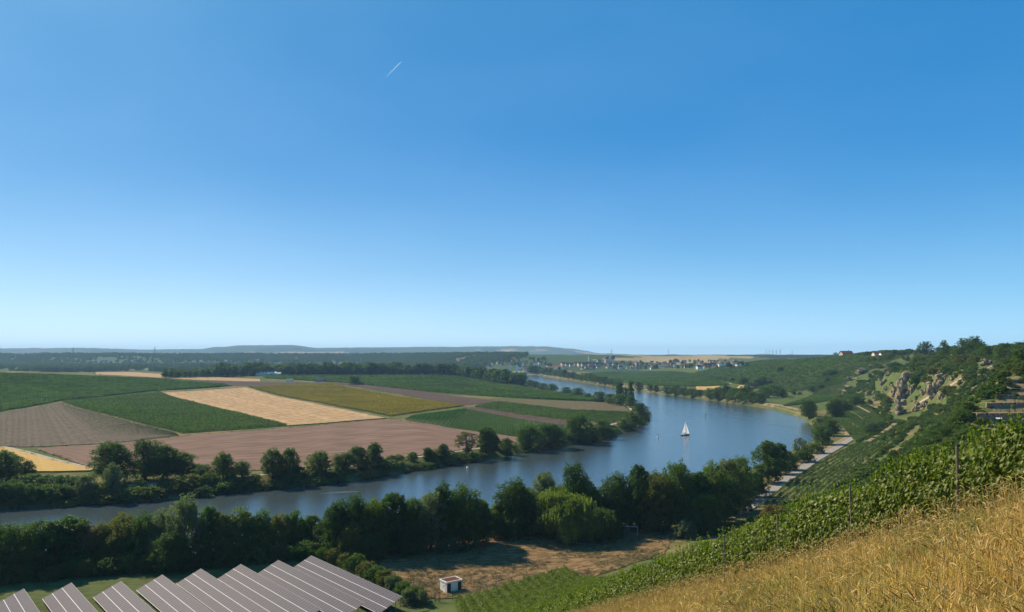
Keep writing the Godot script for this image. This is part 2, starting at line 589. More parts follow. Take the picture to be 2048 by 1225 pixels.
# ---------------------------------------------------------------- ground and water
func ground_tint(x: float, z: float, h: float) -> Color:
	var n := wobble.get_noise_2d(x * 3.0 + 500.0, z * 3.0)
	var n2 := rough_noise.get_noise_2d(x * 4.0, z * 4.0)
	var green := Color(0.085, 0.11, 0.036)
	var dry := Color(0.24, 0.175, 0.085)
	if x > 280.0 and z > 740.0 and z < 2250.0:
		return green.lerp(Color(0.09, 0.12, 0.035), clampf(0.5 + n * 2.0, 0, 1))
	if z < 1160.0 and x > -200.0 and h > 6.0:
		return green.lerp(dry, clampf(0.16 + n * 1.3 + n2 * 0.8, 0, 1))
	if z < 2250.0:
		return green.lerp(dry, clampf(0.2 + n * 0.8 + n2 * 0.4, 0, 0.7))
	# far patchwork of plots, vineyards, stubble and woods
	var ang := 0.5 + 0.25 * wobble.get_noise_2d(x * 0.02, z * 0.02)
	var p := Vector2(x, z).rotated(ang)
	var size := Vector2(260, 420) if z < 6000.0 else Vector2(420, 800)
	p += Vector2(wobble.get_noise_2d(z * 0.5, 3), wobble.get_noise_2d(x * 0.5, 9)) * 140.0
	var cell := (p / size).floor()
	var k := absf(fmod(sin(cell.x * 127.1 + cell.y * 311.7) * 43758.5453, 1.0))
	var c := Color(0.05, 0.085, 0.03)
	if k < 0.17: c = Color(0.36, 0.28, 0.15)
	elif k < 0.32: c = Color(0.09, 0.11, 0.04)
	elif k < 0.42: c = Color(0.13, 0.10, 0.06)
	elif k < 0.58: c = Color(0.028, 0.05, 0.022)
	# wooded slopes
	var woods := smooth(0.0, 0.25, wobble.get_noise_2d(x * 0.12 + 80.0, z * 0.12))
	if x < -50.0 and z < 4300.0: woods = maxf(woods, clampf(0.75 + 1.5 * wobble.get_noise_2d(x * 0.3, z * 0.3), 0, 1) * smooth(-50, -350, x))
	if x < 150.0 and z > 3200.0 and z < 4600.0: woods = maxf(woods, smooth(3250, 3450, z) * (1.0 - smooth(3950, 4150, z)))
	if z > 10300.0: woods = 1.0
	if z > 2250.0 and z < 3200.0 and x > 0.0: woods *= 0.3
	return c.lerp(Color(0.062, 0.092, 0.036), woods)

func build_ground() -> void:
	var cols := PackedFloat32Array()
	var a := -180.0
	while a < -46.0:
		cols.push_back(a)
		a += 9.0
	a = -45.0
	while a < 45.0:
		cols.push_back(a)
		a += 0.15
	a = 45.0
	while a <= 180.5:
		cols.push_back(minf(a, 180.0))
		a += 9.0
	var rows := PackedFloat32Array([0.05])
	var r := 1.5
	while r < 13500.0:
		rows.push_back(r)
		r *= 1.0 + (0.03 if r < 60.0 else 0.017)
	var b := Build.new()
	var nc := cols.size()
	var nr := rows.size()
	b.v.resize(nc * nr); b.n.resize(nc * nr); b.c.resize(nc * nr); b.uv.resize(nc * nr)
	for j in nr:
		for i in nc:
			var t := deg_to_rad(cols[i])
			var x := sin(t) * rows[j]
			var z := cos(t) * rows[j]
			var h := land(x, z)
			var k := j * nc + i
			b.v[k] = Vector3(x, h, -z)
			b.uv[k] = Vector2(x, z)
			b.c[k] = ground_tint(x, z, h)
	for j in nr:
		for i in nc:
			var k := j * nc + i
			var du := b.v[j * nc + (i + 1) % nc] - b.v[j * nc + (i - 1 + nc) % nc]
			var dv := b.v[mini(j + 1, nr - 1) * nc + i] - b.v[maxi(j - 1, 0) * nc + i]
			var nn := du.cross(dv).normalized()
			b.n[k] = nn if nn.y > 0 else -nn
	for j in nr - 1:
		for i in nc - 1:
			var k := j * nc + i
			b.ix.append_array(PackedInt32Array([k, k + nc, k + 1, k + 1, k + nc, k + nc + 1]))
	structure("ground", b.mesh(), M.ground)
	print("ground ", Time.get_ticks_msec(), " verts ", b.v.size())
	var w := Build.new()
	var x0 := -760.0
	var x1 := 400.0
	var z0 := 60.0
	var z1 := 2300.0
	for p in [Vector2(x0, z0), Vector2(x1, z0), Vector2(x1, z1), Vector2(x0, z1)]:
		w.v.push_back(Vector3(p.x, 0, -p.y)); w.n.push_back(Vector3.UP); w.c.push_back(Color.WHITE); w.uv.push_back(p)
	w.ix = PackedInt32Array([0, 2, 1, 0, 3, 2])
	structure("river_water", w.mesh(), M.water)

func P(list: Array) -> Array:
	var out := []
	for i in range(0, list.size(), 2): out.append(Vector2(list[i], list[i + 1]))
	return out

func build_fields() -> void:
	protos.big_vineyard = field("vineyard_ground", P([-150, 850, 0, 824, 117, 803, 302, 783, 457, 773]), P([-150, 744, 0, 748, 117, 751, 317, 759, 447, 770]), 0.3, M.vine_soil, 14.0)
	protos.mid_vineyard = field("vineyard_ground", P([124, 805, 365, 868]), P([318, 785, 575, 853]), 0.3, M.vine_soil)
	protos.fallow = field("fallow_field", P([-120, 905, 0, 893, 55, 896, 215, 888, 356, 872]), P([-120, 850, 0, 828, 60, 818, 117, 807, 352, 868]), 0.3, M.fallow)
	field("wheat_field", P([-60, 965, 0, 948, 60, 946, 120, 946, 180, 944]), P([-60, 885, 0, 896, 50, 908, 110, 925, 186, 941]), 0.7, M.ripe)
	field("ploughed_field", P([72, 900, 190, 940, 365, 948, 560, 940, 760, 924, 900, 904, 1040, 885]), P([76, 898, 215, 889, 365, 873, 580, 857, 775, 839, 850, 848, 1033, 875]), 0.25, M.ploughed)
	field("stubble_field", P([322, 787, 577, 853]), P([492, 776, 772, 838]), 0.7, M.wheat)
	protos.sunflowers = field("sunflower_ground", P([497, 774, 782, 834]), P([660, 769, 928, 813]), 0.3, M.sun_soil)
	field("ploughed_strip", P([692, 771, 800, 789, 930, 811, 985, 806]), P([700, 768, 820, 778, 920, 795, 985, 802]), 0.25, M.dark_soil)
	field("ploughed_strip", P([440, 771, 500, 772, 690, 770]), P([300, 758, 480, 764, 690, 767]), 0.25, M.dark_soil)
	field("tan_strip", P([200, 750, 400, 761, 520, 764]), P([180, 745, 390, 754, 520, 759]), 0.35, M.wheat)
	protos.back_vineyard = field("vineyard_ground", P([530, 757, 700, 767, 840, 783, 950, 792, 1050, 798, 1210, 805]), P([520, 752, 700, 750, 840, 752, 940, 756, 1020, 770, 1180, 797]), 0.3, M.vine_soil, 14)
	field("fallow_field", P([985, 804, 1060, 812, 1150, 822, 1262, 826]), P([990, 799, 1080, 802, 1216, 806, 1255, 815]), 0.3, M.olive_fallow)
	protos.point_vineyard = field("vineyard_ground", P([949, 815, 1043, 830, 1132, 842, 1226, 848]), P([997, 806, 1063, 813, 1145, 823, 1259, 827]), 0.3, M.vine_soil)
	field("ploughed_strip", P([925, 818, 1000, 832, 1080, 846, 1135, 852]), P([945, 815, 1043, 831, 1132, 843, 1150, 847]), 0.25, M.dark_soil)
	protos.green_crop = field("crop_ground", P([812, 840, 900, 857, 1033, 874, 1140, 878]), P([825, 832, 930, 818, 1030, 838, 1150, 856]), 0.3, M.crop_soil)
	protos.flat_vineyard = field("vineyard_ground", P([1190, 753, 1260, 769, 1330, 773, 1460, 770]), P([1160, 748, 1240, 743, 1340, 744, 1400, 752]), 0.3, M.vine_soil, 14)
	protos.hill_vineyard = field("vineyard_ground", [Vector3(385, 0, -1650), Vector3(355, 0, -1250), Vector3(366, 0, -1030), Vector3(418, 0, -1000)], [Vector3(520, 0, -1780), Vector3(548, 0, -1450), Vector3(552, 0, -1200), Vector3(552, 0, -1030)], 0.3, M.vine_soil, 14)
	structure("farm_track", strip(ground_line(P([1556, 768, 1580, 763, 1602, 757, 1626, 752])), 0, 7.0, 0.5), M.tan_soil)
	structure("farm_track", strip(ground_line(P([1362, 748, 1400, 758, 1440, 765, 1464, 769])), 0, 6.0, 0.5), M.tan_soil)
	field("wheat_field", P([1392, 781, 1440, 781]), P([1392, 774, 1440, 773]), 0.7, M.ripe)
	field("wheat_field", P([1470, 778, 1512, 777]), P([1480, 772, 1505, 770]), 0.7, M.ripe)
	protos.low_vineyard = field("vineyard_ground", P([1516, 1016, 1576, 968, 1640, 930, 1714, 890]), P([1660, 985, 1700, 950, 1750, 915, 1790, 880]), 0.2, M.vine_soil, 8)
	protos.meadow = field("dry_meadow", P([720, 1150, 800, 1185, 900, 1200, 1100, 1180, 1330, 1110]), P([735, 1115, 850, 1085, 985, 1065, 1160, 1060, 1345, 1062]), 0.14, M.meadow, 4.0, 0.02, 2.2)
	field("solar_park_grass", P([-220, 1300, 400, 1300, 860, 1222]), P([-220, 1165, 330, 1140, 700, 1125]), 0.12, M.lawn, 8.0, 0.1, 1.0)
	# tracks and roads
	structure("farm_track", strip(ground_line(P([-60, 884, 0, 894, 50, 905, 110, 922, 186, 939])), 0, 4.5, 0.15), M.gravel)
	var path := PackedVector2Array()
	for i in range(2, 11): path.push_back(far_bank[i])
	structure("bank_path", strip(path, -13.0, 3.0, 0.15), M.gravel)
	var tow := PackedVector2Array()
	for i in range(14, 22): tow.push_back(near_bank[i])
	structure("tow_path", strip(tow, 9.0, 10.0, 0.15), M.tan_soil)
	var road := PackedVector2Array()
	for i in range(6, 14): road.push_back(foot[i])
	structure("road", strip(road, -0.5, 4.6, 0.3), M.asphalt)
	structure("road_verge", strip(road, -4.6, 3.4, 0.22), M.tan_soil)

func ground_line(list: Array) -> PackedVector2Array:
	var out := PackedVector2Array()
	for p in list:
		var g := seen(p.x, p.y)
		out.push_back(Vector2(g.x, -g.z))
	return out

# ---------------------------------------------------------------- trees and shrubs
func tone_word(leaves: String) -> String:
	return {"leaf_dark": "dark green", "leaf_mid": "mid green", "leaf_light": "light green", "leaf_silver": "silvery green", "leaf_willow": "yellow green", "leaf_olive": "olive", "leaf_rust": "russet"}[leaves]
func random_dir() -> Vector3:
	var z := rng.randf_range(-1, 1)
	var t := rng.randf_range(0, TAU)
	var r := sqrt(1 - z * z)
	return Vector3(r * cos(t), z, r * sin(t))
func leaf(b: Build, at: Vector3, out: Vector3, size: float, long := 1.0) -> void:
	# a small folded spray of leaves
	var nrm := (out + random_dir() * 0.9).normalized()
	var a := nrm.cross(random_dir()).normalized()
	var c := nrm.cross(a)
	a *= size * rng.randf_range(0.7, 1.25) * long
	c *= size * rng.randf_range(0.45, 0.8)
	var bend := nrm * size * 0.3
	b.tri(at - a * 0.5, at + c * 0.5 + bend, at + a * 0.5)
	b.tri(at - a * 0.5, at + a * 0.5, at - c * 0.5 + bend)
func hanging_leaf(b: Build, at: Vector3, size: float, drop: float) -> void:
	var t := rng.randf_range(0, TAU)
	var w := Vector3(cos(t), 0, sin(t)) * size * 0.5
	var tip := at + Vector3(rng.randf_range(-0.15, 0.15), -drop, rng.randf_range(-0.15, 0.15))
	b.tri(at - w, at + w, tip)

# kind: shape of the crown; returns trunk and crown for a tree TALL metres high
func grow(kind: String, tall: float, seed_value: int, sprays: int, spray: float) -> Dictionary:
	rng.seed = seed_value
	var wide := 0.66
	var low := 0.03
	var lobes := 24
	var bare := 1.0
	var lobe_r := 0.185
	match kind:
		"oval": wide = 0.48; lobes = 22; lobe_r = 0.14; low = 0.03
		"poplar": wide = 0.3; lobes = 20; lobe_r = 0.12; low = 0.08
		"willow": wide = 1.15; lobes = 22; lobe_r = 0.2; low = 0.12
		"feathery": wide = 0.66; lobes = 26; lobe_r = 0.15; low = 0.04
		"shrub": wide = 1.15; lobes = 15; lobe_r = 0.27; low = 0.02
		"sparse": wide = 0.7; lobes = 16; lobe_r = 0.12; low = 0.2; bare = 0.35
	var half := wide * tall * 0.5
	var spots := []
	var sizes := []
	for k in lobes:
		# heights spread evenly, the girth follows the kind's outline
		var f := (k + rng.randf()) / lobes
		var y := lerpf(low + lobe_r * 0.45, 1.0 - lobe_r * 0.8, f)
		var girth: float
		match kind:
			"poplar": girth = 0.55 + 0.45 * sin(PI * clampf(f * 0.9 + 0.1, 0, 1))
			"oval": girth = clampf(0.75 + 0.5 * sin(PI * clampf(f * 0.75 + 0.15, 0, 1)) - 0.75 * f * f, 0.1, 1.0)
			"willow": girth = clampf(1.1 - 0.75 * f * f, 0.2, 1.0)
			"shrub": girth = clampf(1.15 - 0.85 * f * f, 0.15, 1.0)
			_: girth = clampf(0.72 + 0.45 * sin(PI * clampf(f * 0.85 + 0.05, 0, 1)) - 0.75 * pow(f, 3.0), 0.12, 1.0)
		var t := k * 2.4 + rng.randf_range(-0.5, 0.5)
		var r := half * girth * (0.45 + 0.4 * rng.randf())
		spots.append(Vector3(cos(t) * r, y * tall, sin(t) * r))
		sizes.append(tall * lobe_r * rng.randf_range(0.72, 1.25))
	var trunk := Build.new()
	var foot_r := tall * (0.022 if kind != "shrub" else 0.012)
	var lean := Vector3(rng.randf_range(-0.05, 0.05), 0, rng.randf_range(-0.05, 0.05)) * tall
	trunk.tube([Vector3(0, -0.5, 0), Vector3(0, tall * 0.08, 0), Vector3(0, tall * 0.3, 0) + lean * 0.5, Vector3(0, tall * 0.62, 0) + lean, Vector3(0, tall * 0.86, 0) + lean], [foot_r * 1.5, foot_r, foot_r * 0.8, foot_r * 0.5, foot_r * 0.15], 7)
	for k in lobes:
		var from_y := tall * clampf(low * 0.8 + rng.randf() * 0.35, 0.05, 0.6)
		var a := Vector3(0, from_y, 0) + lean * (from_y / tall)
		var e: Vector3 = spots[k]
		var m: Vector3 = a.lerp(e, 0.55) + Vector3(0, tall * 0.04, 0)
		trunk.tube([a, m, e], [foot_r * 0.45, foot_r * 0.28, foot_r * 0.1], 5)
		if kind == "sparse":
			for q in 6:
				var tip: Vector3 = e + random_dir() * sizes[k] * 1.6 + Vector3(0, sizes[k] * 0.6, 0)
				trunk.tube([m, e.lerp(tip, 0.5), tip], [foot_r * 0.16, foot_r * 0.1, foot_r * 0.04], 4)
	var crown := Build.new()
	var each := int(sprays * bare / lobes)
	for k in lobes:
		var subs := 9 + int(sprays / 900.0)
		var per := maxi(1, each / subs)
		var lobe_tone := rng.randf_range(0.85, 1.15)
		for q in subs:
			var d := random_dir()
			if d.y < -0.35 and rng.randf() < 0.5: d.y = -d.y
			var r: float = sizes[k]
			var at: Vector3 = spots[k] + d * r * rng.randf_range(0.62, 1.0) * Vector3(1, 0.85, 1)
			var tone := lobe_tone * rng.randf_range(0.72, 1.3)
			var spread := r * 0.34
			if kind == "poplar" or kind == "oval": at.y += r * 0.15
			for i in per:
				var off := random_dir() * spread * pow(rng.randf(), 0.6)
				var lt := tone * rng.randf_range(0.8, 1.22)
				crown.tint = Color(lt * rng.randf_range(0.92, 1.1), lt, lt * rng.randf_range(0.85, 1.1))
				if kind == "willow":
					var p := at + off * Vector3(1.2, 1.0, 1.2)
					hanging_leaf(crown, p, spray * 0.6, spray * rng.randf_range(1.6, 3.2))
					if i % 3 == 0: leaf(crown, p, d, spray)
				elif kind == "feathery":
					leaf(crown, at + off * Vector3(0.8, 1.35, 0.8), (d + off).normalized(), spray * 0.8, 1.5)
				else:
					leaf(crown, at + off, (d * 0.7 + off.normalized()).normalized(), spray)
			if kind == "willow":
				# long hanging curtains
				for i in per / 3:
					var p := at + Vector3(rng.randf_range(-1, 1), 0, rng.randf_range(-1, 1)) * r * 0.5
					var fall := r * rng.randf_range(0.3, 1.1)
					for s in 4:
						hanging_leaf(crown, p - Vector3(0, fall * s / 4.0, 0), spray * 0.5, fall * 0.4)
	return {"trunk": trunk.mesh(), "crown": crown.mesh(), "tall": tall, "wide": half * 1.75 + tall * lobe_r * 0.6}

func plant_protos() -> void:
	M.bark = plain(0.085, 0.065, 0.05)
	M.pale_bark = plain(0.2, 0.17, 0.14)
	M.leaf_dark = leafy(0.0667, 0.1207, 0.0299, 0.9)
	M.leaf_mid = leafy(0.0978, 0.161, 0.0379, 0.9)
	M.leaf_light = leafy(0.1437, 0.1955, 0.0437, 0.9)
	M.leaf_silver = leafy(0.1725, 0.207, 0.1265, 0.9)
	M.leaf_willow = leafy(0.2, 0.245, 0.055, 0.95)
	M.leaf_olive = leafy(0.161, 0.161, 0.046, 0.9)
	M.leaf_rust = leafy(0.207, 0.1437, 0.0575, 0.9)
	var k := 100
	for kind in ["round", "oval", "poplar", "feathery", "shrub", "sparse"]:
		for q in 3 if kind in ["round", "oval", "shrub", "feathery"] else 1:
			k += 1
			var tall := 4.0 if kind == "shrub" else 14.0
			protos["near_%s_%d" % [kind, q]] = grow(kind, tall, k, 11000 if kind != "shrub" else 4600, 0.42 if kind != "shrub" else 0.26)
	protos["near_willow_0"] = grow("willow", 12.0, 301, 11000, 0.34)
	for kind in ["round", "oval", "poplar", "feathery", "shrub"]:
		for q in 3:
			k += 1
			var tall := 4.0 if kind == "shrub" else 14.0
			protos["mid_%s_%d" % [kind, q]] = grow(kind, tall, k, 2600 if kind != "shrub" else 1500, 0.75 if kind != "shrub" else 0.42)
	for kind in ["round", "oval", "poplar", "shrub"]:
		for q in 3:
			k += 1
			protos["far_%s_%d" % [kind, q]] = grow(kind, 14.0 if kind != "shrub" else 4.0, k, 700, 1.4 if kind != "shrub" else 0.7)
	rng.seed = 4711

func tree(called: String, lod: String, kind: String, at: Vector3, tall: float, wide: float, leaves: Material, label: String, category: String, group: String) -> Node3D:
	var n := 0
	while protos.has("%s_%s_%d" % [lod, kind, n]): n += 1
	var d: Dictionary = protos["%s_%s_%d" % [lod, kind, rng.randi() % n]]
	var o := thing(called, at, label, category, group, rng.randf_range(0, TAU))
	part(o, "trunk", d.trunk, M.pale_bark if kind == "sparse" else M.bark)
	part(o, "crown", d.crown, leaves)
	var sx: float = clampf(wide / d.wide, 0.45 * tall / d.tall, 2.2 * tall / d.tall)
	o.scale = Vector3(sx, tall / d.tall, sx * rng.randf_range(0.9, 1.1))
	return o
# from the picture: base row, top row, width in pixels; the distance is that of the ground at the base
func tree_seen(px: float, base: float, top: float, width: float, kind: String, leaves: String, called: String, lod: String, label: String, group: String) -> void:
	var at := seen(px, base)
	# keep clear of the water: step back towards the near shore
	for i in 60:
		if at.y > 0.7: break
		at = spot(at.x * 0.99, -at.z * 0.99)
	var m := pixel_size(at)
	var up := ray(px, top)
	var tall := EYE + up.y * (at.z / up.z) - at.y
	var wide := width * m
	at.y -= 0.1
	tree(called, lod, kind, at, tall, wide, M[leaves], label, "bush" if kind == "shrub" else "tree", group)

func build_trees() -> void:
	plant_protos()
	print("protos ", Time.get_ticks_msec())
	var near_words := {"round": "broad dark broadleaf tree", "oval": "tall narrow broadleaf tree", "feathery": "feathery silver leaved willow tree", "willow": "yellow green weeping willow", "shrub": "low dense bush", "sparse": "thin half bare tree", "poplar": "slender upright tree"}
	# between the solar park and the river
	var solar_side := [[-40, 1168, 1040, 100, "round", "leaf_dark"], [22, 1166, 1047, 95, "round", "leaf_mid"], [70, 1163, 1040, 85, "round", "leaf_mid"], [108, 1160, 1043, 70, "oval", "leaf_dark"], [143, 1158, 1032, 62, "poplar", "leaf_mid"], [183, 1158, 1046, 80, "sparse", "leaf_rust"], [205, 1152, 1046, 70, "feathery", "leaf_olive"], [240, 1155, 1028, 85, "round", "leaf_olive"], [283, 1151, 1026, 75, "feathery", "leaf_mid"], [318, 1150, 1020, 80, "feathery", "leaf_silver"], [368, 1146, 994, 84, "feathery", "leaf_silver"], [345, 1158, 1062, 80, "round", "leaf_dark"], [418, 1146, 1012, 60, "oval", "leaf_mid"], [447, 1143, 1028, 60, "oval", "leaf_olive"], [482, 1141, 1018, 62, "oval", "leaf_light"], [520, 1138, 1024, 60, "oval", "leaf_mid"], [556, 1134, 1028, 65, "feathery", "leaf_olive"], [585, 1130, 1022, 60, "feathery", "leaf_mid"], [622, 1126, 1030, 66, "oval", "leaf_mid"], [650, 1122, 1040, 50, "oval", "leaf_dark"]]
	for t in solar_side: tree_seen(t[0], t[1] - lerpf(12, 15, smooth(0, 600, t[0])), t[2], t[3], t[4], t[5], "bank_tree", "near", near_words[t[4]] + " between the solar panels and the river", "trees between solar panels and river")
	var meadow_side := [[672, 1116, 1006, 60, "oval", "leaf_dark"], [706, 1114, 988, 72, "round", "leaf_dark"], [748, 1112, 996, 70, "round", "leaf_light"], [787, 1108, 982, 72, "oval", "leaf_dark"], [822, 1106, 996, 60, "feathery", "leaf_mid"], [862, 1102, 980, 70, "round", "leaf_silver"], [884, 1100, 968, 50, "oval", "leaf_dark"], [925, 1097, 970, 80, "round", "leaf_mid"], [966, 1086, 1000, 36, "oval", "leaf_light"], [700, 1124, 1048, 60, "shrub", "leaf_olive"], [900, 1103, 1068, 60, "shrub", "leaf_silver"], [740, 1122, 1070, 60, "round", "leaf_mid"], [820, 1112, 1050, 60, "round", "leaf_dark"], [995, 1074, 1006, 44, "feathery", "leaf_light"], [1028, 1073, 957, 80, "round", "leaf_dark"], [1088, 1066, 944, 66, "feathery", "leaf_silver"], [1150, 1060, 923, 58, "round", "leaf_dark"], [1025, 1078, 1018, 50, "round", "leaf_mid"], [1186, 1064, 975, 60, "feathery", "leaf_mid"], [1130, 1078, 977, 150, "willow", "leaf_willow"], [1203, 1084, 1016, 60, "round", "leaf_mid"]]
	for t in meadow_side: tree_seen(t[0], t[1], t[2], t[3], t[4], t[5], "meadow_tree", "near", near_words[t[4]] + " between the brown meadow and the river", "trees between meadow and river")
	var road_side := [[1232, 1060, 946, 76, "round", "leaf_dark"], [1280, 1062, 930, 60, "oval", "leaf_dark"], [1318, 1066, 942, 80, "round", "leaf_olive"], [1360, 1064, 920, 76, "round", "leaf_mid"], [1395, 1056, 945, 66, "oval", "leaf_dark"], [1425, 1052, 925, 80, "round", "leaf_light"], [1458, 1030, 918, 66, "feathery", "leaf_olive"], [1484, 1004, 912, 56, "round", "leaf_light"], [1412, 1068, 985, 66, "round", "leaf_mid"], [1372, 1078, 1042, 50, "shrub", "leaf_silver"], [1537, 968, 882, 60, "oval", "leaf_mid"], [1560, 950, 884, 44, "oval", "leaf_mid"], [1580, 942, 905, 40, "round", "leaf_dark"], [1601, 924, 874, 34, "sparse", "leaf_light"], [1608, 926, 898, 40, "shrub", "leaf_mid"], [1630, 908, 884, 40, "shrub", "leaf_light"], [1646, 890, 850, 40, "round", "leaf_mid"], [1662, 872, 836, 36, "round", "leaf_mid"], [1640, 872, 834, 34, "feathery", "leaf_silver"], [1655, 860, 832, 34, "feathery", "leaf_mid"], [1618, 838, 800, 34, "round", "leaf_dark"], [1672, 838, 798, 36, "round", "leaf_dark"], [1506, 985, 950, 36, "round", "leaf_dark"]]
	for t in road_side: tree_seen(t[0], t[1], t[2], t[3], t[4], t[5], "roadside_tree", "near", near_words[t[4]] + " between the riverside road and the water", "trees beside the riverside road")
	var across := [[-20, 968, 898, 100, "round", "leaf_dark"], [18, 960, 905, 60, "round", "leaf_dark"], [54, 955, 922, 30, "oval", "leaf_dark"], [222, 966, 882, 76, "round", "leaf_dark"], [290, 962, 878, 76, "round", "leaf_dark"], [325, 960, 888, 60, "round", "leaf_dark"], [362, 957, 903, 62, "round", "leaf_mid"], [400, 960, 928, 50, "round", "leaf_mid"], [446, 958, 905, 48, "feathery", "leaf_mid"], [482, 956, 922, 40, "round", "leaf_mid"], [170, 992, 950, 44, "feathery", "leaf_silver"], [224, 990, 928, 44, "feathery", "leaf_silver"], [545, 953, 898, 52, "feathery", "leaf_mid"], [578, 952, 896, 44, "feathery", "leaf_mid"], [638, 946, 902, 50, "feathery", "leaf_light"], [690, 940, 905, 50, "round", "leaf_mid"], [716, 936, 892, 40, "round", "leaf_dark"], [748, 931, 886, 36, "oval", "leaf_mid"], [826, 920, 904, 16, "oval", "leaf_mid"], [856, 922, 896, 20, "poplar", "leaf_mid"], [887, 920, 888, 26, "oval", "leaf_dark"], [932, 908, 862, 52, "sparse", "leaf_olive"], [974, 908, 854, 34, "poplar", "leaf_mid"], [988, 908, 868, 26, "oval", "leaf_dark"], [1014, 907, 876, 32, "round", "leaf_mid"], [1058, 897, 850, 52, "round", "leaf_mid"], [1100, 895, 846, 62, "round", "leaf_dark"], [1158, 884, 827, 52, "round", "leaf_mid"], [1206, 876, 840, 40, "feathery", "leaf_mid"], [1182, 882, 852, 40, "round", "leaf_dark"]]
	for t in across: tree_seen(t[0], t[1], t[2], t[3], t[4], t[5], "riverbank_tree", "near", near_words[t[4]] + " on the far riverbank below the ploughed field", "trees on the far bank below the fields")
	for t in [[62, 972, 946, 50], [92, 974, 950, 50], [118, 976, 950, 46], [146, 978, 952, 50], [20, 1000, 962, 60], [-10, 1004, 964, 60], [90, 996, 968, 60], [55, 1000, 966, 50], [125, 996, 968, 50]]: tree_seen(t[0], t[1], t[2], t[3], "shrub", ["leaf_dark", "leaf_mid"][rng.randi() % 2], "hedge_shrub", "near", "dense dark shrub in the hedge below the yellow wheat", "hedge below the yellow wheat")
	var point := [[1264, 852, 822, 40, "round"], [1250, 858, 836, 34, "round"], [1280, 836, 804, 30, "round"], [1262, 816, 792, 22, "oval"], [1240, 812, 788, 34, "round"], [1222, 808, 786, 26, "round"], [1200, 804, 782, 34, "round"], [1176, 798, 786, 20, "round"], [1156, 794, 775, 26, "round"], [1133, 790, 773, 22, "round"], [1104, 784, 767, 24, "round"], [1086, 780, 766, 22, "round"], [1070, 777, 761, 20, "round"], [1060, 774, 760, 18, "oval"]]
	for t in point: tree_seen(t[0], t[1], t[2], t[3], t[4], ["leaf_dark", "leaf_mid"][rng.randi() % 2], "point_tree", "mid", "rounded tree at the water's edge round the vineyard point", "trees round the vineyard point")
	# low growth along the far bank
	var n := 0
	for i in range(1, 9):
		var a := far_bank[i]
		var b := far_bank[i + 1]
		var steps := int(a.distance_to(b) / (1.9 if i < 4 else 3.0))
		for q in steps:
			var p := a.lerp(b, (q + rng.randf()) / steps)
			var d := (b - a).normalized()
			p += Vector2(-d.y, d.x) * rng.randf_range(-1.5, 8.0)
			if p.x < -205.0: continue
			var lush := 0.75 + 0.6 * rough_noise.get_noise_2d(p.x * 2.5, p.y * 2.5)
			if p.x < -20.0: lush += 0.3
			var tall := rng.randf_range(2.2, 4.4) * lush
			if p.x > -15 and p.x < 5: tall *= 0.6
			var tone: String = ["leaf_dark", "leaf_mid", "leaf_light", "leaf_olive"][rng.randi() % 4]
			tree("bank_bush", "mid", "shrub", spot(p.x, p.y, -0.1), tall, tall * rng.randf_range(1.6, 2.4), M[tone], tone_word(tone) + " low bush along the water\'s edge of the far bank", "bush", "bushes along the far bank")
	# understory on the near bank
	for i in range(2, 9):
		var a := near_bank[i]
		var b := near_bank[i + 1]
		var steps := int(a.distance_to(b) / 4.5)
		for q in steps:
			var p := a.lerp(b, (q + rng.randf()) / steps)
			var d := (b - a).normalized()
			p += Vector2(d.y, -d.x) * rng.randf_range(1.0, 8.0)
			var tall := rng.randf_range(3.0, 6.5)
			var tone: String = ["leaf_dark", "leaf_mid", "leaf_light", "leaf_olive"][rng.randi() % 4]
			tree("near_bank_bush", "mid", "shrub", spot(p.x, p.y, -0.1), tall, tall * rng.randf_range(1.3, 1.9), M[tone], tone_word(tone) + " bush under the trees of the near bank", "bush", "bushes under the near bank trees")
	# second rank behind the first, nearer the water
	for t in meadow_side + road_side.slice(0, 8):
		if t[4] == "willow" or t[4] == "shrub" or t[4] == "sparse" or t[2] > 1030: continue
		var kind: String = ["round", "feathery", "oval"][rng.randi() % 3]
		tree_seen(t[0] + rng.randf_range(14, 30), t[1] - 7, t[2] + rng.randf_range(12, 34), t[3] * 0.95, kind, ["leaf_dark", "leaf_mid", "leaf_dark", "leaf_olive"][rng.randi() % 4], "waterside_tree", "near", near_words[kind] + " at the near water's edge behind the front trees", "trees at the near water's edge")
	var bx := -30.0
	while bx < 640.0:
		var by := lerpf(1176, 1124, clampf(bx / 640.0, 0, 1)) - 8.0
		var tone: String = ["leaf_dark", "leaf_mid", "leaf_dark", "leaf_olive"][rng.randi() % 4]
		tree_seen(bx, by, by - rng.randf_range(22, 40), rng.randf_range(34, 54), "shrub", tone, "panel_bush", "near", tone_word(tone) + " bush between the panel rows and the bank trees", "bushes behind the panel rows")
		bx += rng.randf_range(16, 26)
	# hedge between panels and meadow
	var hedge := [[690, 1128, 30], [712, 1136, 34], [732, 1146, 36], [752, 1156, 34], [770, 1166, 34], [788, 1174, 34], [806, 1186, 34], [828, 1198, 40], [672, 1120, 36], [842, 1204, 24], [650, 1116, 30], [815, 1204, 26]]
	for t in hedge: tree_seen(t[0], t[1] + 8, t[1] - 22 - rng.randf() * 8, t[2] * 1.2, "shrub", ["leaf_mid", "leaf_olive", "leaf_mid", "leaf_silver"][rng.randi() % 4], "hedge_bush", "near", "green hedge bush between solar panels and brown meadow", "hedge beside the solar panels")
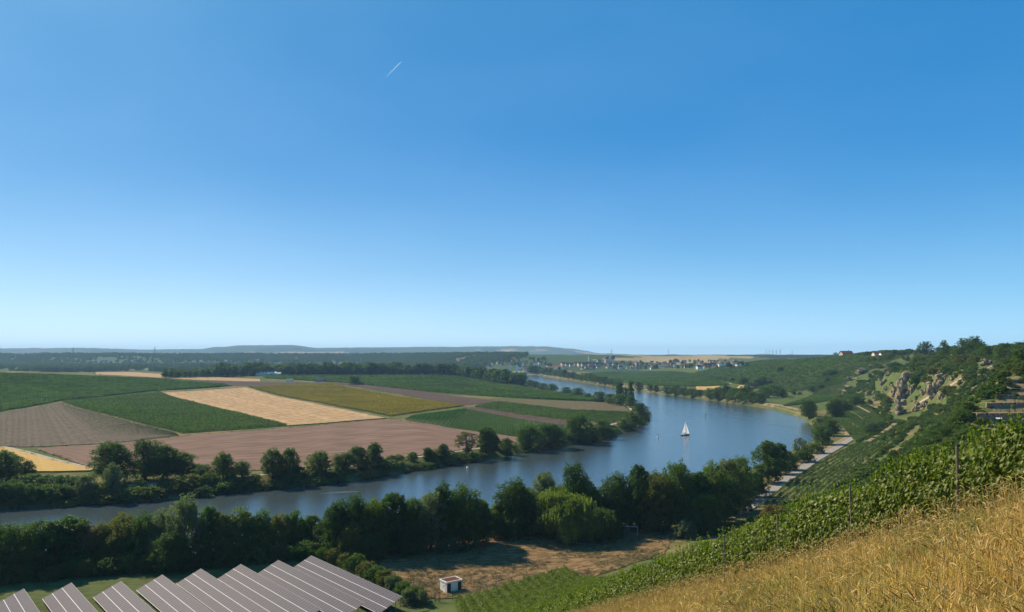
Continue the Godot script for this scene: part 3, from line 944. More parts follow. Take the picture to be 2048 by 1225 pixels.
	# belt of wood behind the fields
	for q in 3:
		var px := 330.0
		while px < 1046.0:
			var base := lerpf(757, 752, smooth(330, 560, px))
			if px > 880.0: base = lerpf(752, 773, smooth(880, 1046, px))
			var tall := rng.randf_range(17, 27) * (0.6 if px < 430 else 1.0)
			var g := seen(px, base)
			var z := -g.z + 12.0 + q * 22.0
			var x := g.x * z / -g.z
			tree("belt_tree", "far", ["round", "oval", "round"][rng.randi() % 3], spot(x, z, -0.3), tall, tall * rng.randf_range(0.7, 1.0), M[["leaf_dark", "leaf_mid", "leaf_dark"][rng.randi() % 3]], "tree in the long dark belt of wood behind the fields", "tree", "belt of wood behind the fields")
			px += rng.randf_range(9, 16)
	tree_seen(708, 769, 751, 40, "round", "leaf_dark", "clump_tree", "far", "dense round clump of trees standing alone above the sunflowers", "")
	# the other bank of the far reach
	var px2 := 1062.0
	while px2 < 1240.0:
		var base := lerpf(751, 782, pow(smooth(1062, 1320, px2), 0.75))
		tree_seen(px2, base - 3, base - rng.randf_range(15, 21), rng.randf_range(14, 20), ["round", "oval"][rng.randi() % 2], ["leaf_dark", "leaf_mid"][rng.randi() % 2], "reach_tree", "far", "tree in the row along the far reach of the river", "trees along the far reach")
		px2 += rng.randf_range(7, 10)
	for t in [[1262, 779, 762, 14], [1278, 781, 764, 16], [1300, 783, 768, 12], [1312, 784, 770, 14], [1240, 776, 764, 18], [1252, 784, 774, 12]]: tree_seen(t[0], t[1], t[2], t[3], "oval", "leaf_dark", "reach_tree", "far", "tree in the row along the far reach of the river", "trees along the far reach")
	for t in [[1335, 788, 772, 24], [1352, 790, 771, 26], [1368, 791, 774, 24], [1385, 794, 776, 26], [1400, 792, 779, 20], [1420, 798, 776, 26], [1436, 800, 775, 30], [1455, 800, 772, 30], [1472, 803, 774, 34], [1492, 804, 773, 34], [1505, 806, 783, 24], [1520, 806, 786, 26], [1530, 796, 772, 34], [1555, 793, 770, 34], [1545, 786, 768, 26], [1500, 778, 764, 24], [1514, 774, 758, 26], [1526, 770, 751, 28], [1488, 770, 755, 24], [1565, 796, 778, 24], [1588, 790, 782, 12], [1600, 790, 784, 14], [1465, 764, 756, 16], [1450, 762, 755, 14], [1438, 760, 753, 12], [1425, 758, 752, 10], [1412, 756, 750, 10], [1400, 754, 749, 10], [1562, 743, 734, 12], [1555, 745, 739, 12], [1625, 785, 773, 22], [1640, 778, 766, 20], [1655, 765, 755, 16], [1662, 752, 738, 18], [1650, 752, 742, 14], [1672, 750, 741, 16]]:
		tree_seen(t[0], t[1], t[2], t[3], ["round", "oval"][rng.randi() % 2], ["leaf_dark", "leaf_mid"][rng.randi() % 2], "bend_tree", "mid", "dark tree among the vineyards beyond the bend", "trees beyond the bend")
	print("trees ", Time.get_ticks_msec())
	hillside_plants()

func scatter(corners: Array, count: int, sizes: Vector2, kinds: Array, leaves: Array, called: String, label: String, group: String, lod := "near") -> void:
	for i in count:
		var u := rng.randf()
		var w := rng.randf()
		var p: Vector2 = corners[0].lerp(corners[1], u).lerp(corners[3].lerp(corners[2], u), w)
		if over_rock(p): continue
		var at := seen(p.x, p.y)
		if cleared(at.x, -at.z): continue
		var tall := rng.randf_range(sizes.x, sizes.y)
		var kind: String = kinds[rng.randi() % kinds.size()]
		var wide := tall * (rng.randf_range(1.3, 2.0) if kind == "shrub" else rng.randf_range(0.7, 1.0))
		at.y -= 0.3
		var tone: String = leaves[rng.randi() % leaves.size()]
		tree(called, lod, kind, at, tall, wide, M[tone], "%s %s %s" % [tone_word(tone), "shrub" if kind == "shrub" else "small tree", label], "bush" if kind == "shrub" else "tree", group)

func hillside_plants() -> void:
	undergrowth()
	distant_woods()
	rng.seed = 1717
	var g := "scrub on the steep slope"
	var label := "on the steep rocky slope above the road"
	var mixed := ["leaf_mid", "leaf_dark", "leaf_olive", "leaf_light"]
	# crest
	scatter(P([1800, 708, 1960, 692, 1960, 705, 1800, 722]), 26, Vector2(4, 8), ["round", "shrub", "round"], ["leaf_dark", "leaf_mid", "leaf_dark"], "crest_tree", "on the crest of the steep slope", "trees on the crest", "mid")
	for t in [[1852, 712, 683, 30], [1890, 712, 680, 18], [1930, 710, 676, 30], [1950, 710, 672, 34], [1965, 712, 684, 26], [1915, 712, 694, 30], [1975, 715, 690, 30], [2015, 712, 684, 40], [2045, 712, 682, 40]]: tree_seen(t[0], t[1], t[2], t[3], "round", ["leaf_dark", "leaf_mid"][rng.randi() % 2], "crest_tree", "mid", "dark tree on the crest of the steep slope", "trees on the crest")
	scatter(P([1740, 716, 1960, 700, 1960, 740, 1740, 750]), 62, Vector2(4, 8), ["shrub", "shrub", "round"], mixed, "slope_shrub", label, g, "mid")
	scatter(P([1740, 745, 1900, 730, 1900, 800, 1740, 815]), 95, Vector2(3.4, 7.5), ["shrub", "shrub", "round"], mixed, "slope_shrub", label, g, "mid")
	scatter(P([1830, 800, 1930, 720, 1980, 740, 1880, 830]), 60, Vector2(1.8, 4), ["shrub"], ["leaf_mid", "leaf_olive", "leaf_light"], "slope_shrub", label, g, "mid")
	scatter(P([1960, 715, 2080, 700, 2080, 745, 1960, 760]), 26, Vector2(2.5, 4.5), ["shrub", "round"], ["leaf_light", "leaf_olive", "leaf_mid"], "slope_shrub", label, g, "mid")
	scatter(P([1720, 960, 1900, 850, 1960, 880, 1760, 1000]), 48, Vector2(2.4, 5), ["shrub", "shrub", "round"], ["leaf_mid", "leaf_dark", "leaf_light"], "slope_shrub", label, g, "near")
	scatter(P([1860, 850, 1920, 800, 1950, 850, 1890, 880]), 18, Vector2(2, 4.5), ["shrub", "round"], ["leaf_mid", "leaf_light"], "slope_shrub", label, g, "near")
	scatter(P([1920, 890, 2060, 870, 2060, 930, 1900, 960]), 24, Vector2(2, 4), ["shrub"], ["leaf_mid", "leaf_dark"], "slope_shrub", label, g, "near")
	for t in [[1715, 812, 790, 26], [1690, 826, 800, 30], [1672, 834, 806, 26], [1745, 870, 846, 30], [1765, 860, 842, 26]]: tree_seen(t[0], t[1], t[2], t[3], "round", "leaf_dark", "terrace_tree", "mid", "dark bushy tree beside the vineyard terraces", "trees beside the terraces")
	for i in 26:
		var z := rng.randf_range(210, 250)
		var x := 128.0 + (z - 215.0) * 0.95 + rng.randf_range(-3, 38) * rng.randf()
		var tone: String = ["leaf_olive", "leaf_mid", "leaf_light"][rng.randi() % 3]
		var tall := rng.randf_range(0.7, 2.0)
		tree("terrace_shrub", "mid", "shrub", spot(x, z, -0.1), tall, tall * 1.6, M[tone], tone_word(tone) + " small shrub between the dry-stone terrace walls", "bush", "shrubs on the dry terraces")
	tree_seen(1550, 1052, 1008, 60, "shrub", "leaf_rust", "russet_bush", "near", "russet bush below the wooden pole beside the road", "")
	print("hillside ", Time.get_ticks_msec())

# limestone outcrops: middle, foot, top and width as seen, so that plants leave them bare
var crags := [[1804, 806, 740, 30], [1801, 830, 798, 30], [1865, 796, 763, 32], [1882, 772, 745, 28], [1765, 772, 757, 24], [1753, 802, 786, 18], [1832, 824, 802, 22], [1722, 748, 736, 28], [1700, 761, 753, 22], [1972, 730, 717, 32], [1771, 784, 770, 13], [1850, 814, 800, 15], [1788, 794, 768, 18], [1822, 790, 768, 16], [1884, 800, 786, 22], [1846, 792, 776, 18], [1738, 792, 780, 16], [1778, 752, 742, 20], [1905, 762, 750, 20]]
func over_rock(p: Vector2) -> bool:
	for c in crags:
		if absf(p.x - c[0]) < c[3] * 0.62 and p.y > c[2] + 6 and p.y < c[1] + 14: return true
	return false
func cleared(x: float, z: float) -> bool:
	for poly in clear_polys:
		if Geometry2D.is_point_in_polygon(Vector2(x, z), poly): return true
	return false
var clear_polys := []
func clear_pixels(list: Array) -> void:
	var poly := PackedVector2Array()
	for p in P(list):
		var g := seen(p.x, p.y)
		poly.push_back(Vector2(g.x, -g.z))
	clear_polys.append(poly)
func undergrowth() -> void:
	# low scrub that carpets the steep slope
	clear_pixels([1490, 1024, 1560, 966, 1620, 928, 1702, 884, 1795, 878, 1752, 917, 1702, 953, 1662, 990])
	clear_pixels([1666, 840, 1716, 890, 1774, 847, 1714, 806])
	clear_pixels([1560, 816, 1656, 805, 1708, 744, 1636, 766])
	clear_polys.append(PackedVector2Array([Vector2(122, 206), Vector2(165, 252), Vector2(200, 252), Vector2(190, 206)]))
	clear_pixels([1775, 930, 1850, 858, 1835, 850, 1740, 940])
	rng.seed = 606
	var shapes := []
	for q in 3: shapes.append(grow_shrub_solid(700 + q))
	rng.seed = 607
	var places := []
	var tints := []
	for i in 32000:
		var z := rng.randf_range(190, 980)
		var x := rng.randf_range(60, 520)
		var s := line_distance(Vector2(x, z), foot)
		if s < 9.0 or s > 150.0: continue
		if s > 124.0 and rng.randf() < 0.6: continue
		var n := wobble.get_noise_2d(x * 3.0 + 500.0, z * 3.0) + 0.5 * rough_noise.get_noise_2d(x * 4.0, z * 4.0)
		if n > rng.randf_range(0.3, 0.7): continue
		if cleared(x, z): continue
		if over_rock(shown(spot(x, z))): continue
		var size := rng.randf_range(0.5, 1.25)
		places.append(Transform3D(Basis(Vector3.UP, rng.randf() * TAU).scaled(Vector3(size * 1.3, size, size * 1.3)), spot(x, z, -0.15)))
		var t := rng.randf_range(0.7, 1.25)
		var c := Color(t, t, t)
		if rng.randf() < 0.3: c = Color(1.5 * t, 1.15 * t, 0.9 * t)
		tints.append(c)
	copies("slope_scrub", shapes, places, "low green and olive scrub carpeting the steep slope", "scrub", tints)
	print("scrub ", places.size())
func grow_shrub_solid(s: int) -> ArrayMesh:
	var d := grow("shrub", 2.2, s, 620, 0.42)
	var m: ArrayMesh = d.crown
	m.surface_set_material(0, M.leaf_mid)
	return m

func distant_woods() -> void:
	# woods on the far side of the valley, too far off to tell the trees apart
	rng.seed = 911
	var shapes := []
	for q in 3:
		var m: ArrayMesh = protos["far_round_%d" % q].crown.duplicate()
		m.surface_set_material(0, M.leaf_dark)
		shapes.append(m)
	var places := []
	for i in 20000:
		var z := rng.randf_range(2250, 5200)
		var x := rng.randf_range(-0.72, 0.02) * z
		var n := wobble.get_noise_2d(x * 0.25 + 40.0, z * 0.25)
		var want := 0.05 - n
		if z > 3300.0 and z < 4150.0: want += 0.35
		if z > 4300.0: want -= 0.18
		if rng.randf() * 0.5 > want: continue
		var t := rng.randf_range(0.7, 1.3)
		places.append(Transform3D(Basis(Vector3.UP, rng.randf() * TAU).scaled(Vector3(t * 1.5, t, t * 1.5)), spot(x, z, -0.5)))
	copies("distant_wood", shapes, places, "dark wood covering the far slopes behind the valley", "wood")
	print("woods ", places.size())

# ---------------------------------------------------------------- crops
func hedge_piece(length: float, height: float, width: float, count: int, size: float, s: int) -> ArrayMesh:
	# a stretch of trained vines along x, standing on short stems
	rng.seed = s
	var b := Build.new()
	b.tint = Color(0.9, 0.6, 0.5)
	var stems := int(length / 1.3)
	for i in stems:
		var x := (i + 0.5) * 1.3 - length * 0.5
		b.bar(Vector3(x, -0.4, 0), Vector3(x, height * 0.5, 0), 0.03, 3)
	for i in count:
		var t := rng.randf_range(0.0, TAU)
		var x := rng.randf_range(-0.5, 0.5) * length
		var lump := 1.0 + 0.25 * sin(x * 4.3 + s) + 0.2 * sin(x * 9.1)
		var at := Vector3(x, height * (0.66 + 0.34 * sin(t) * lump * rng.randf_range(0.6, 1.0)), cos(t) * width * 0.5 * rng.randf_range(0.7, 1.1))
		var tone := rng.randf_range(0.65, 1.35)
		b.tint = Color(tone * rng.randf_range(0.9, 1.15), tone, tone * 0.9)
		leaf(b, at, Vector3(0, sin(t), cos(t)), size)
	return b.mesh(M.leaf_vine)
# rows laid over a sheet; along: rows follow its long parameter u, else w
func plant_rows(s: Dictionary, along: bool, spacing: float, piece: float, meshes: Array, label: String, called: String, category: String, margin := 0.0, tones := Vector2(0.6, 1.45)) -> void:
	var places := []
	var tints := []
	var run: float = s.len if along else s.wide
	var across: float = s.wide if along else s.len
	var rows := int(across / spacing)
	var steps := int(run / piece)
	for i in rows:
		var v := (i + 0.5) / rows
		for k in steps:
			var a := (k + margin) / steps
			var b := (k + 1.0 - margin) / steps
			var p := at_sheet(s, a, v) if along else at_sheet(s, v, a)
			var q := at_sheet(s, b, v) if along else at_sheet(s, v, b)
			var d := q - p
			if d.length() < piece * 0.2: continue
			var x := d.normalized()
			var z := x.cross(Vector3.UP).normalized()
			var basis := Basis(x * (d.length() / piece) * (1.0 if rng.randf() < 0.5 else -1.0), Vector3.UP * rng.randf_range(0.75, 1.2), z)
			if rng.randf() < 0.012: continue
			var c: Vector3 = (p + q) * 0.5
			c.y -= s.up - 0.02
			places.append(Transform3D(basis, c))
			var patch := 1.0 + 0.25 * wobble.get_noise_2d(c.x * 2.0, c.z * 2.0)
			var t := patch * rng.randf_range(tones.x, tones.y)
			tints.append(Color(t, t, t))
	copies(called, meshes, places, label, category, tints)

func build_crops() -> void:
	M.leaf_vine = leafy(0.1, 0.16, 0.045, 0.8)
	M.leaf_vine_dark = leafy(0.038, 0.08, 0.022, 0.4)
	var near := [hedge_piece(4, 1.9, 0.8, 190, 0.34, 1), hedge_piece(4, 1.9, 0.8, 190, 0.34, 2), hedge_piece(4, 1.8, 0.8, 190, 0.34, 3)]
	var far := [hedge_piece(9, 1.9, 0.9, 150, 0.75, 5), hedge_piece(9, 1.9, 0.9, 150, 0.75, 6)]
	plant_rows(protos.mid_vineyard, true, 3.4, 4.0, near, "straight rows of dark green vines between the two tan fields", "vineyard_rows", "vineyard")
	plant_rows(protos.big_vineyard, true, 4.2, 9.0, far, "broad green vineyard climbing the rise above the fallow field", "vineyard_rows", "vineyard")
	plant_rows(protos.back_vineyard, true, 4.2, 9.0, far, "green vineyard in front of the belt of wood", "vineyard_rows", "vineyard")
	plant_rows(protos.point_vineyard, true, 3.6, 4.0, near, "dark green vine rows on the point of the river bend", "vineyard_rows", "vineyard")
	plant_rows(protos.flat_vineyard, true, 4.6, 9.0, far, "flat green vineyard between the far reach and the town", "vineyard_rows", "vineyard")
	plant_rows(protos.hill_vineyard, true, 4.6, 9.0, far, "green vineyard on the gentle hill beyond the bend", "vineyard_rows", "vineyard")
	var slim := [hedge_piece(4, 1.9, 0.5, 240, 0.26, 31), hedge_piece(4, 1.9, 0.5, 240, 0.26, 32)]
	plant_rows(protos.low_vineyard, true, 3.3, 4.0, slim, "vine rows between the riverside road and the steep slope", "vineyard_rows", "vineyard")
	# sunflowers and beet
	rng.seed = 77
	var flowers := []
	for k in 3:
		var b := Build.new()
		for i in 26:
			var at := Vector3(rng.randf_range(-1.3, 1.3), rng.randf_range(0.5, 1.35), rng.randf_range(-1.3, 1.3))
			var t := rng.randf_range(0.7, 1.3)
			b.tint = Color(0.075, 0.105, 0.03) * t
			leaf(b, at, Vector3.UP, 0.5)
		for i in 16:
			var at := Vector3(rng.randf_range(-1.3, 1.3), rng.randf_range(1.3, 1.6), rng.randf_range(-1.3, 1.3))
			b.tint = Color(0.6, 0.4, 0.02) * rng.randf_range(0.5, 1.2)
			leaf(b, at, Vector3(-0.3, 0.4, 0.8), 0.42)
		flowers.append(b.mesh(M.crop_leaf))
	plant_rows(protos.sunflowers, true, 2.1, 2.3, flowers, "yellow flowering sunflowers beside the tan stubble", "sunflowers", "sunflowers", 0.0, Vector2(0.75, 1.25))
	var beets := []
	for k in 2:
		var b := Build.new()
		for i in 34:
			var at := Vector3(rng.randf_range(-2.1, 2.1), rng.randf_range(0.15, 0.5), rng.randf_range(-0.8, 0.8))
			var t := rng.randf_range(0.7, 1.3)
			b.tint = Color(0.075 * rng.randf_range(0.8, 1.2), 0.155, 0.022) * t
			leaf(b, at, Vector3.UP, 0.7)
		beets.append(b.mesh(M.crop_leaf))
	plant_rows(protos.green_crop, true, 1.7, 4.0, beets, "bright green leafy crop beside the ploughed field", "leafy_crop", "crop", 0.0, Vector2(0.8, 1.2))
	var thin := []
	for k in 2:
		var b := Build.new()
		for i in 9:
			var t := rng.randf_range(0.7, 1.3)
			b.tint = Color(0.13, 0.14, 0.07) * t
			leaf(b, Vector3(rng.randf_range(-2.6, 2.6), rng.randf_range(0.1, 0.35), rng.randf_range(-0.3, 0.3)), Vector3(0, 0.7, 0.3), 0.42)
		thin.append(b.mesh(M.crop_leaf))
	plant_rows(protos.fallow, true, 3.2, 6.0, thin, "thin rows of seedlings on the grey fallow field", "seedling_rows", "crop", 0.0, Vector2(0.6, 1.6))
	field_margins()
	print("crops ", Time.get_ticks_msec())

# ---------------------------------------------------------------- the slope in front: dry grass and vines
func grapevine(s: int) -> Dictionary:
	rng.seed = s
	var b := Build.new()
	for i in 460:
		var x := rng.randf_range(-0.75, 0.75)
		var lump := 0.2 * sin(x * 5.0 + s) + 0.15 * sin(x * 11.0 + s * 2)
		var y := 0.55 + (1.4 + lump) * pow(rng.randf(), 0.8)
		var side := 1.0 if rng.randf() < 0.5 else -1.0
		var z := side * (0.14 + 0.28 * sqrt(rng.randf())) * (1.15 - 0.4 * absf(y - 1.2))
		put_leaf(b, Vector3(x, y, z), Vector3(0, 0.35, side), 0.15)
	for k in 7:
		# long shoots above the wires
		var x := rng.randf_range(-0.7, 0.7)
		var p := Vector3(x, 1.8, rng.randf_range(-0.15, 0.15))
		var d := Vector3(rng.randf_range(-0.25, 0.25), 1, rng.randf_range(-0.2, 0.2)) * rng.randf_range(0.35, 0.85)
		b.tint = Color(0.7, 0.8, 0.5)
		b.bar(p, p + d, 0.008, 3)
		for i in 16:
			var t := rng.randf()
			put_leaf(b, p + d * t + random_dir() * 0.09, Vector3(0, 0.6, 0) + random_dir(), lerpf(0.14, 0.08, t), 1.15 + 0.25 * t)
	var w := Build.new()
	w.tube([Vector3(0, -0.3, 0), Vector3(0.03, 0.25, 0.02), Vector3(-0.03, 0.5, 0), Vector3(0.05, 0.8, 0)], [0.04, 0.032, 0.028, 0.02], 6)
	w.tube([Vector3(0.03, 0.7, 0), Vector3(0.4, 0.85, 0.02), Vector3(0.75, 0.85, 0)], [0.018, 0.014, 0.008], 5)
	w.tube([Vector3(0.03, 0.7, 0), Vector3(-0.4, 0.85, 0.02), Vector3(-0.75, 0.85, 0)], [0.018, 0.014, 0.008], 5)
	return {"leaves": b.mesh(), "wood": w.mesh()}
func put_leaf(b: Build, at: Vector3, out: Vector3, size: float, bright := 1.0) -> void:
	var nrm := (out.normalized() + random_dir() * 0.75).normalized()
	var a := nrm.cross(Vector3(rng.randf_range(-0.6, 0.6), 1, rng.randf_range(-0.6, 0.6))).normalized()
	var c := a.cross(nrm)
	var t := rng.randf_range(0.65, 1.3) * bright
	b.tint = Color(t * rng.randf_range(0.85, 1.2), t, t * rng.randf_range(0.8, 1.1))
	var s := size * rng.randf_range(0.75, 1.2)
	var q := at - c * s * 0.5
	var l := at - a * s * 0.52 + nrm * s * 0.12
	var r := at + a * s * 0.52 + nrm * s * 0.12
	var tip := at + c * s * 0.55 - nrm * s * 0.1
	b.tri(q, l, at + c * s * 0.1)
	b.tri(q, at + c * s * 0.1, r)
	b.tri(l, tip, at + c * s * 0.1)
	b.tri(at + c * s * 0.1, tip, r)

func row_line(k: int, z: float) -> Vector2:
	# rows run straight down the slope, side by side
	var x := 13.2 - (z - 19.0) * 0.172 + k * 2.05
	return Vector2(x, z)
func build_slope() -> void:
	M.leaf_grape = leafy(0.165, 0.205, 0.034, 0.95)
	M.leaf_grape.roughness = 0.5
	M.leaf_grape.metallic_specular = 0.42
	M.old_wood = plain(0.17, 0.135, 0.1)
	M.wire = plain(0.4, 0.4, 0.38, 0.4)
	M.wire.metallic = 0.8
	var plants := []
	for k in 6: plants.append(grapevine(900 + k))
	var post := Build.new()
	post.tube([Vector3(0, -0.4, 0), Vector3(0.01, 0.9, 0), Vector3(0, 2.2, 0.01), Vector3(0.01, 2.26, 0)], [0.04, 0.038, 0.036, 0.028], 7)
	var post_mesh := post.mesh(M.old_wood)
	rng.seed = 515
	var order := ["first", "second", "third", "fourth", "fifth", "sixth", "seventh", "eighth", "ninth", "tenth", "eleventh", "twelfth", "thirteenth", "fourteenth"]
	for k in 14:
		var z := 12.0 - k * 0.6
		var start := row_line(k, z)
		var row := thing("grapevine_row", spot(start.x, start.y), "leafy row of grapevines on the slope, %s row uphill from the dry grass" % order[k], "grapevine row", "grapevine rows on the slope")
		var inv := row.transform.affine_inverse()
		var n := 0
		var tops := PackedVector3Array()
		while true:
			z += 1.22
			var p := row_line(k, z)
			var at := spot(p.x, p.y)
			if z > 60.0 and line_distance(p, foot) < 3.5: break
			var q := row_line(k, z + 1.0)
			var ahead := (spot(q.x, q.y) - at).normalized()
			var side := ahead.cross(Vector3.UP).normalized()
			var b := Basis(ahead * (1 if rng.randf() < 0.5 else -1), Vector3.UP, side)
			if k > 2 and z > 12.0 and z < 26.0 and k > 6: continue
			var d: Dictionary = plants[rng.randi() % plants.size()]
			var t := inv * Transform3D(b.scaled_local(Vector3(1, rng.randf_range(0.82, 1.2), 1.0 + 0.8 * smooth(50, 110, z))), at)
			var lf := part(row, "foliage", d.leaves, M.leaf_grape)
			lf.transform = t
			if z < 60.0:
				var wd := part(row, "trunk", d.wood, M.old_wood)
				wd.transform = t
			if n % 4 == 3 and z < 48.0 + k:
				var po := part(row, "post", post_mesh)
				po.transform = inv * Transform3D(Basis(Vector3.UP, rng.randf() * 3).rotated(Vector3.RIGHT, rng.randf_range(-0.05, 0.05)), at - side * 0.4)
			if z < 70.0: tops.push_back(inv * (at - side * 0.3))
			n += 1
		if tops.size() > 3:
			for h in [0.45, 0.75, 1.25]:
				var w := Build.new()
				for i in tops.size() - 1:
					w.bar(tops[i] + Vector3(0, h, 0), tops[i + 1] + Vector3(0, h, 0), 0.006, 3)
				part(row, "wire", w.mesh(M.wire))
	print("vines ", Time.get_ticks_msec())
	build_grass()

func tuft(s: int, tall: float, heads: int, blades: int) -> ArrayMesh:
	rng.seed = s
	var b := Build.new()
	for i in blades:
		var root := Vector3(rng.randf_range(-0.2, 0.2), -0.05, rng.randf_range(-0.2, 0.2))
		var h := tall * rng.randf_range(0.45, 1.0)
		var lean := Vector3(rng.randf_range(-0.35, 0.35), 0, rng.randf_range(-0.35, 0.35)) * h
		var w := Vector3(rng.randf_range(-1, 1), 0, rng.randf_range(-1, 1)).normalized() * rng.randf_range(0.0022, 0.0045)
		var t := rng.randf_range(0.7, 1.3)
		b.tint = Color(t, t * rng.randf_range(0.9, 1.08), t * rng.randf_range(0.75, 1.1))
		var m := root + Vector3(0, h * 0.6, 0) + lean * 0.4
		var tip := root + Vector3(0, h * rng.randf_range(0.85, 1.0), 0) + lean
		b.quad(root - w, root + w, m + w * 0.8, m - w * 0.8)
		b.tri(m - w * 0.8, m + w * 0.8, tip)
		if i < heads:
			# seed head on a thin stalk
			var dir := (tip - m).normalized()
			var e := tip + dir * rng.randf_range(0.08, 0.15) + Vector3(lean.x, -0.02, lean.z) * 0.15
			b.tint = Color(t * 1.2, t * 1.05, t * 0.85)
			b.tube([tip - dir * 0.02, tip.lerp(e, 0.45), e], [0.003, 0.009, 0.002], 4)
	return b.mesh(M.straw)
func build_grass() -> void:
	M.straw = leafy(0.68, 0.49, 0.2, 0.8)
	M.straw.roughness = 0.8
	var tall := []
	for k in 5: tall.append(tuft(60 + k, 0.95, 9, 62))
	for k in 2: tall.append(tuft(70 + k, 0.6, 2, 70))
	rng.seed = 99
	var places := []
	var tints := []
	var z := 3.0
	while z < 95.0:
		var step := 0.17 if z < 26.0 else (0.24 if z < 50.0 else 0.34)
		var edge := row_line(0, z).x
		var x := maxf(-4.0, z * 0.03 - 1.0)
		while x < edge - 0.55:
			var at := Vector2(x + rng.randf_range(-1, 1) * step, z + rng.randf_range(-1, 1) * step)
			x += step
			var n := rough_noise.get_noise_2d(at.x * 22.0, at.y * 22.0)
			var g := clampf(wobble.get_noise_2d(at.x * 30.0, at.y * 30.0) * 2.2 + 0.12 * n + 0.05, 0, 1)
			if rng.randf() < 0.34 - n * 0.5: continue
			var p := spot(at.x, at.y)
			var s := rng.randf_range(0.55, 1.05) * (1.0 + n * 0.5)
			s *= 0.72
			if at.x > edge - 1.6: s *= rng.randf_range(0.6, 1.1)
			places.append(Transform3D(Basis(Vector3.UP, rng.randf() * TAU).scaled(Vector3(1.15, s, 1.15)), p))
			var t := rng.randf_range(0.8, 1.15)
			var straw := Color(t, t * rng.randf_range(0.9, 1.05), t * rng.randf_range(0.8, 1.1))
			if rng.randf() < 0.16: straw = Color(0.55, 0.45, 0.4) * t
			tints.append(straw.lerp(Color(0.38, 0.56, 0.36) * t, g * 0.8))
		z += step
	# single tall stalks with drooping heads
	var stalks := []
	for k in 4:
		rng.seed = 160 + k
		var b := Build.new()
		for i in 3:
			var root := Vector3(rng.randf_range(-0.15, 0.15), 0, rng.randf_range(-0.15, 0.15))
			var top := root + Vector3(rng.randf_range(-0.2, 0.2), rng.randf_range(0.95, 1.3), rng.randf_range(-0.2, 0.2))
			var droop := Vector3(rng.randf_range(-0.12, 0.12), -0.03, rng.randf_range(-0.12, 0.12))
			b.tint = Color(0.95, 0.9, 0.8)
			b.tube([root, root.lerp(top, 0.6) + Vector3(0.02, 0, 0), top], [0.003, 0.0025, 0.002], 3)
			b.tint = Color(1.15, 1.1, 1.0)
			b.tube([top, top + droop * 0.5 + Vector3(0, 0.06, 0), top + droop + Vector3(0, 0.09, 0), top + droop * 1.5 + Vector3(0, 0.08, 0)], [0.0025, 0.006, 0.0055, 0.002], 5)
		stalks.append(b.mesh(M.straw))
	rng.seed = 98
	var stand := []
	var stand_tint := []
	for i in 3600:
		var z2 := 7.0 + 75.0 * pow(rng.randf(), 1.4)
		var edge := row_line(0, z2).x
		var x2 := lerpf(maxf(-3.0, z2 * 0.03 - 1.0), edge - 0.5, pow(rng.randf(), 0.7))
		stand.append(Transform3D(Basis(Vector3.UP, rng.randf() * TAU).scaled(Vector3.ONE * rng.randf_range(0.6, 0.95)), spot(x2, z2)))
		var t := rng.randf_range(0.8, 1.2)
		stand_tint.append(Color(t, t, t))
	copies("grass_stalks", stalks, stand, "thin pale seed heads rising above the dry grass", "grass", stand_tint)
	copies("dry_grass", tall, places, "tall golden dry grass covering the slope below the vines", "grass", tints)
	print("grass ", places.size(), " ", Time.get_ticks_msec())

func field_margins() -> void:
	# weeds and rank grass along the edges of fields and over the meadow
	rng.seed = 271
	var weeds := []
	for k in 3:
		var b := Build.new()
		for i in 26:
			var t := rng.randf_range(0.7, 1.3)
			b.tint = Color(t, t, t)
			leaf(b, Vector3(rng.randf_range(-0.9, 0.9), rng.randf_range(0.05, 0.55), rng.randf_range(-0.9, 0.9)), Vector3(0, 0.6, 0.3), 0.42)
		weeds.append(b.mesh(M.crop_leaf))
	var places := []
	var tints := []
	for s in margins:
		var g: PackedVector3Array = s.g
		var nv: int = s.nv
		var nu: int = s.nu
		var loop := PackedVector3Array()
		for i in nu: loop.push_back(g[i * (nv + 1)])
		for j in nv: loop.push_back(g[nu * (nv + 1) + j])
		for i in nu: loop.push_back(g[(nu - i) * (nv + 1) + nv])
		for j in nv: loop.push_back(g[nv - j])
		for e in loop.size():
			var p := loop[e]
			var q := loop[(e + 1) % loop.size()]
			var n := int(p.distance_to(q) / 2.2)
			for k in n:
				var at := p.lerp(q, (k + rng.randf()) / n) + Vector3(rng.randf_range(-1.3, 1.3), 0, rng.randf_range(-1.3, 1.3))
				var patch := rough_noise.get_noise_2d(at.x * 2.0, at.z * 2.0)
				if patch < rng.randf_range(-0.5, 0.15): continue
				at.y -= s.up
				places.append(Transform3D(Basis(Vector3.UP, rng.randf() * TAU).scaled(Vector3.ONE * rng.randf_range(0.6, 1.3)), at))
				tints.append(Color(0.1, 0.14, 0.04).lerp(Color(0.32, 0.25, 0.12), clampf(0.5 + patch * 1.5 + rng.randf_range(-0.4, 0.4), 0, 1)))
	copies("margin_weeds", weeds, places, "rank grass and weeds along the field edges", "weeds", tints)
	places = []
	tints = []
	var m: Dictionary = protos.meadow
	for i in 5200:
		var at := at_sheet(m, rng.randf(), rng.randf())
		var patch := rough_noise.get_noise_2d(at.x * 5.0, at.z * 5.0)
		if patch < rng.randf_range(-0.35, 0.2): continue
		var sz := rng.randf_range(0.35, 0.8)
		places.append(Transform3D(Basis(Vector3.UP, rng.randf() * TAU).scaled(Vector3(sz, sz * 0.6, sz)), at))
		tints.append(Color(0.12, 0.115, 0.045).lerp(Color(0.34, 0.24, 0.12), rng.randf()))
	copies("meadow_tussocks", weeds, places, "dry brown tussocks scattered over the parched meadow", "grass", tints)
	print("weeds ", places.size())

# ---------------------------------------------------------------- things people built
func pixel_size(at: Vector3) -> float:
	return -(look.inverse() * (at - Vector3(0, EYE, 0))).z / FOCAL

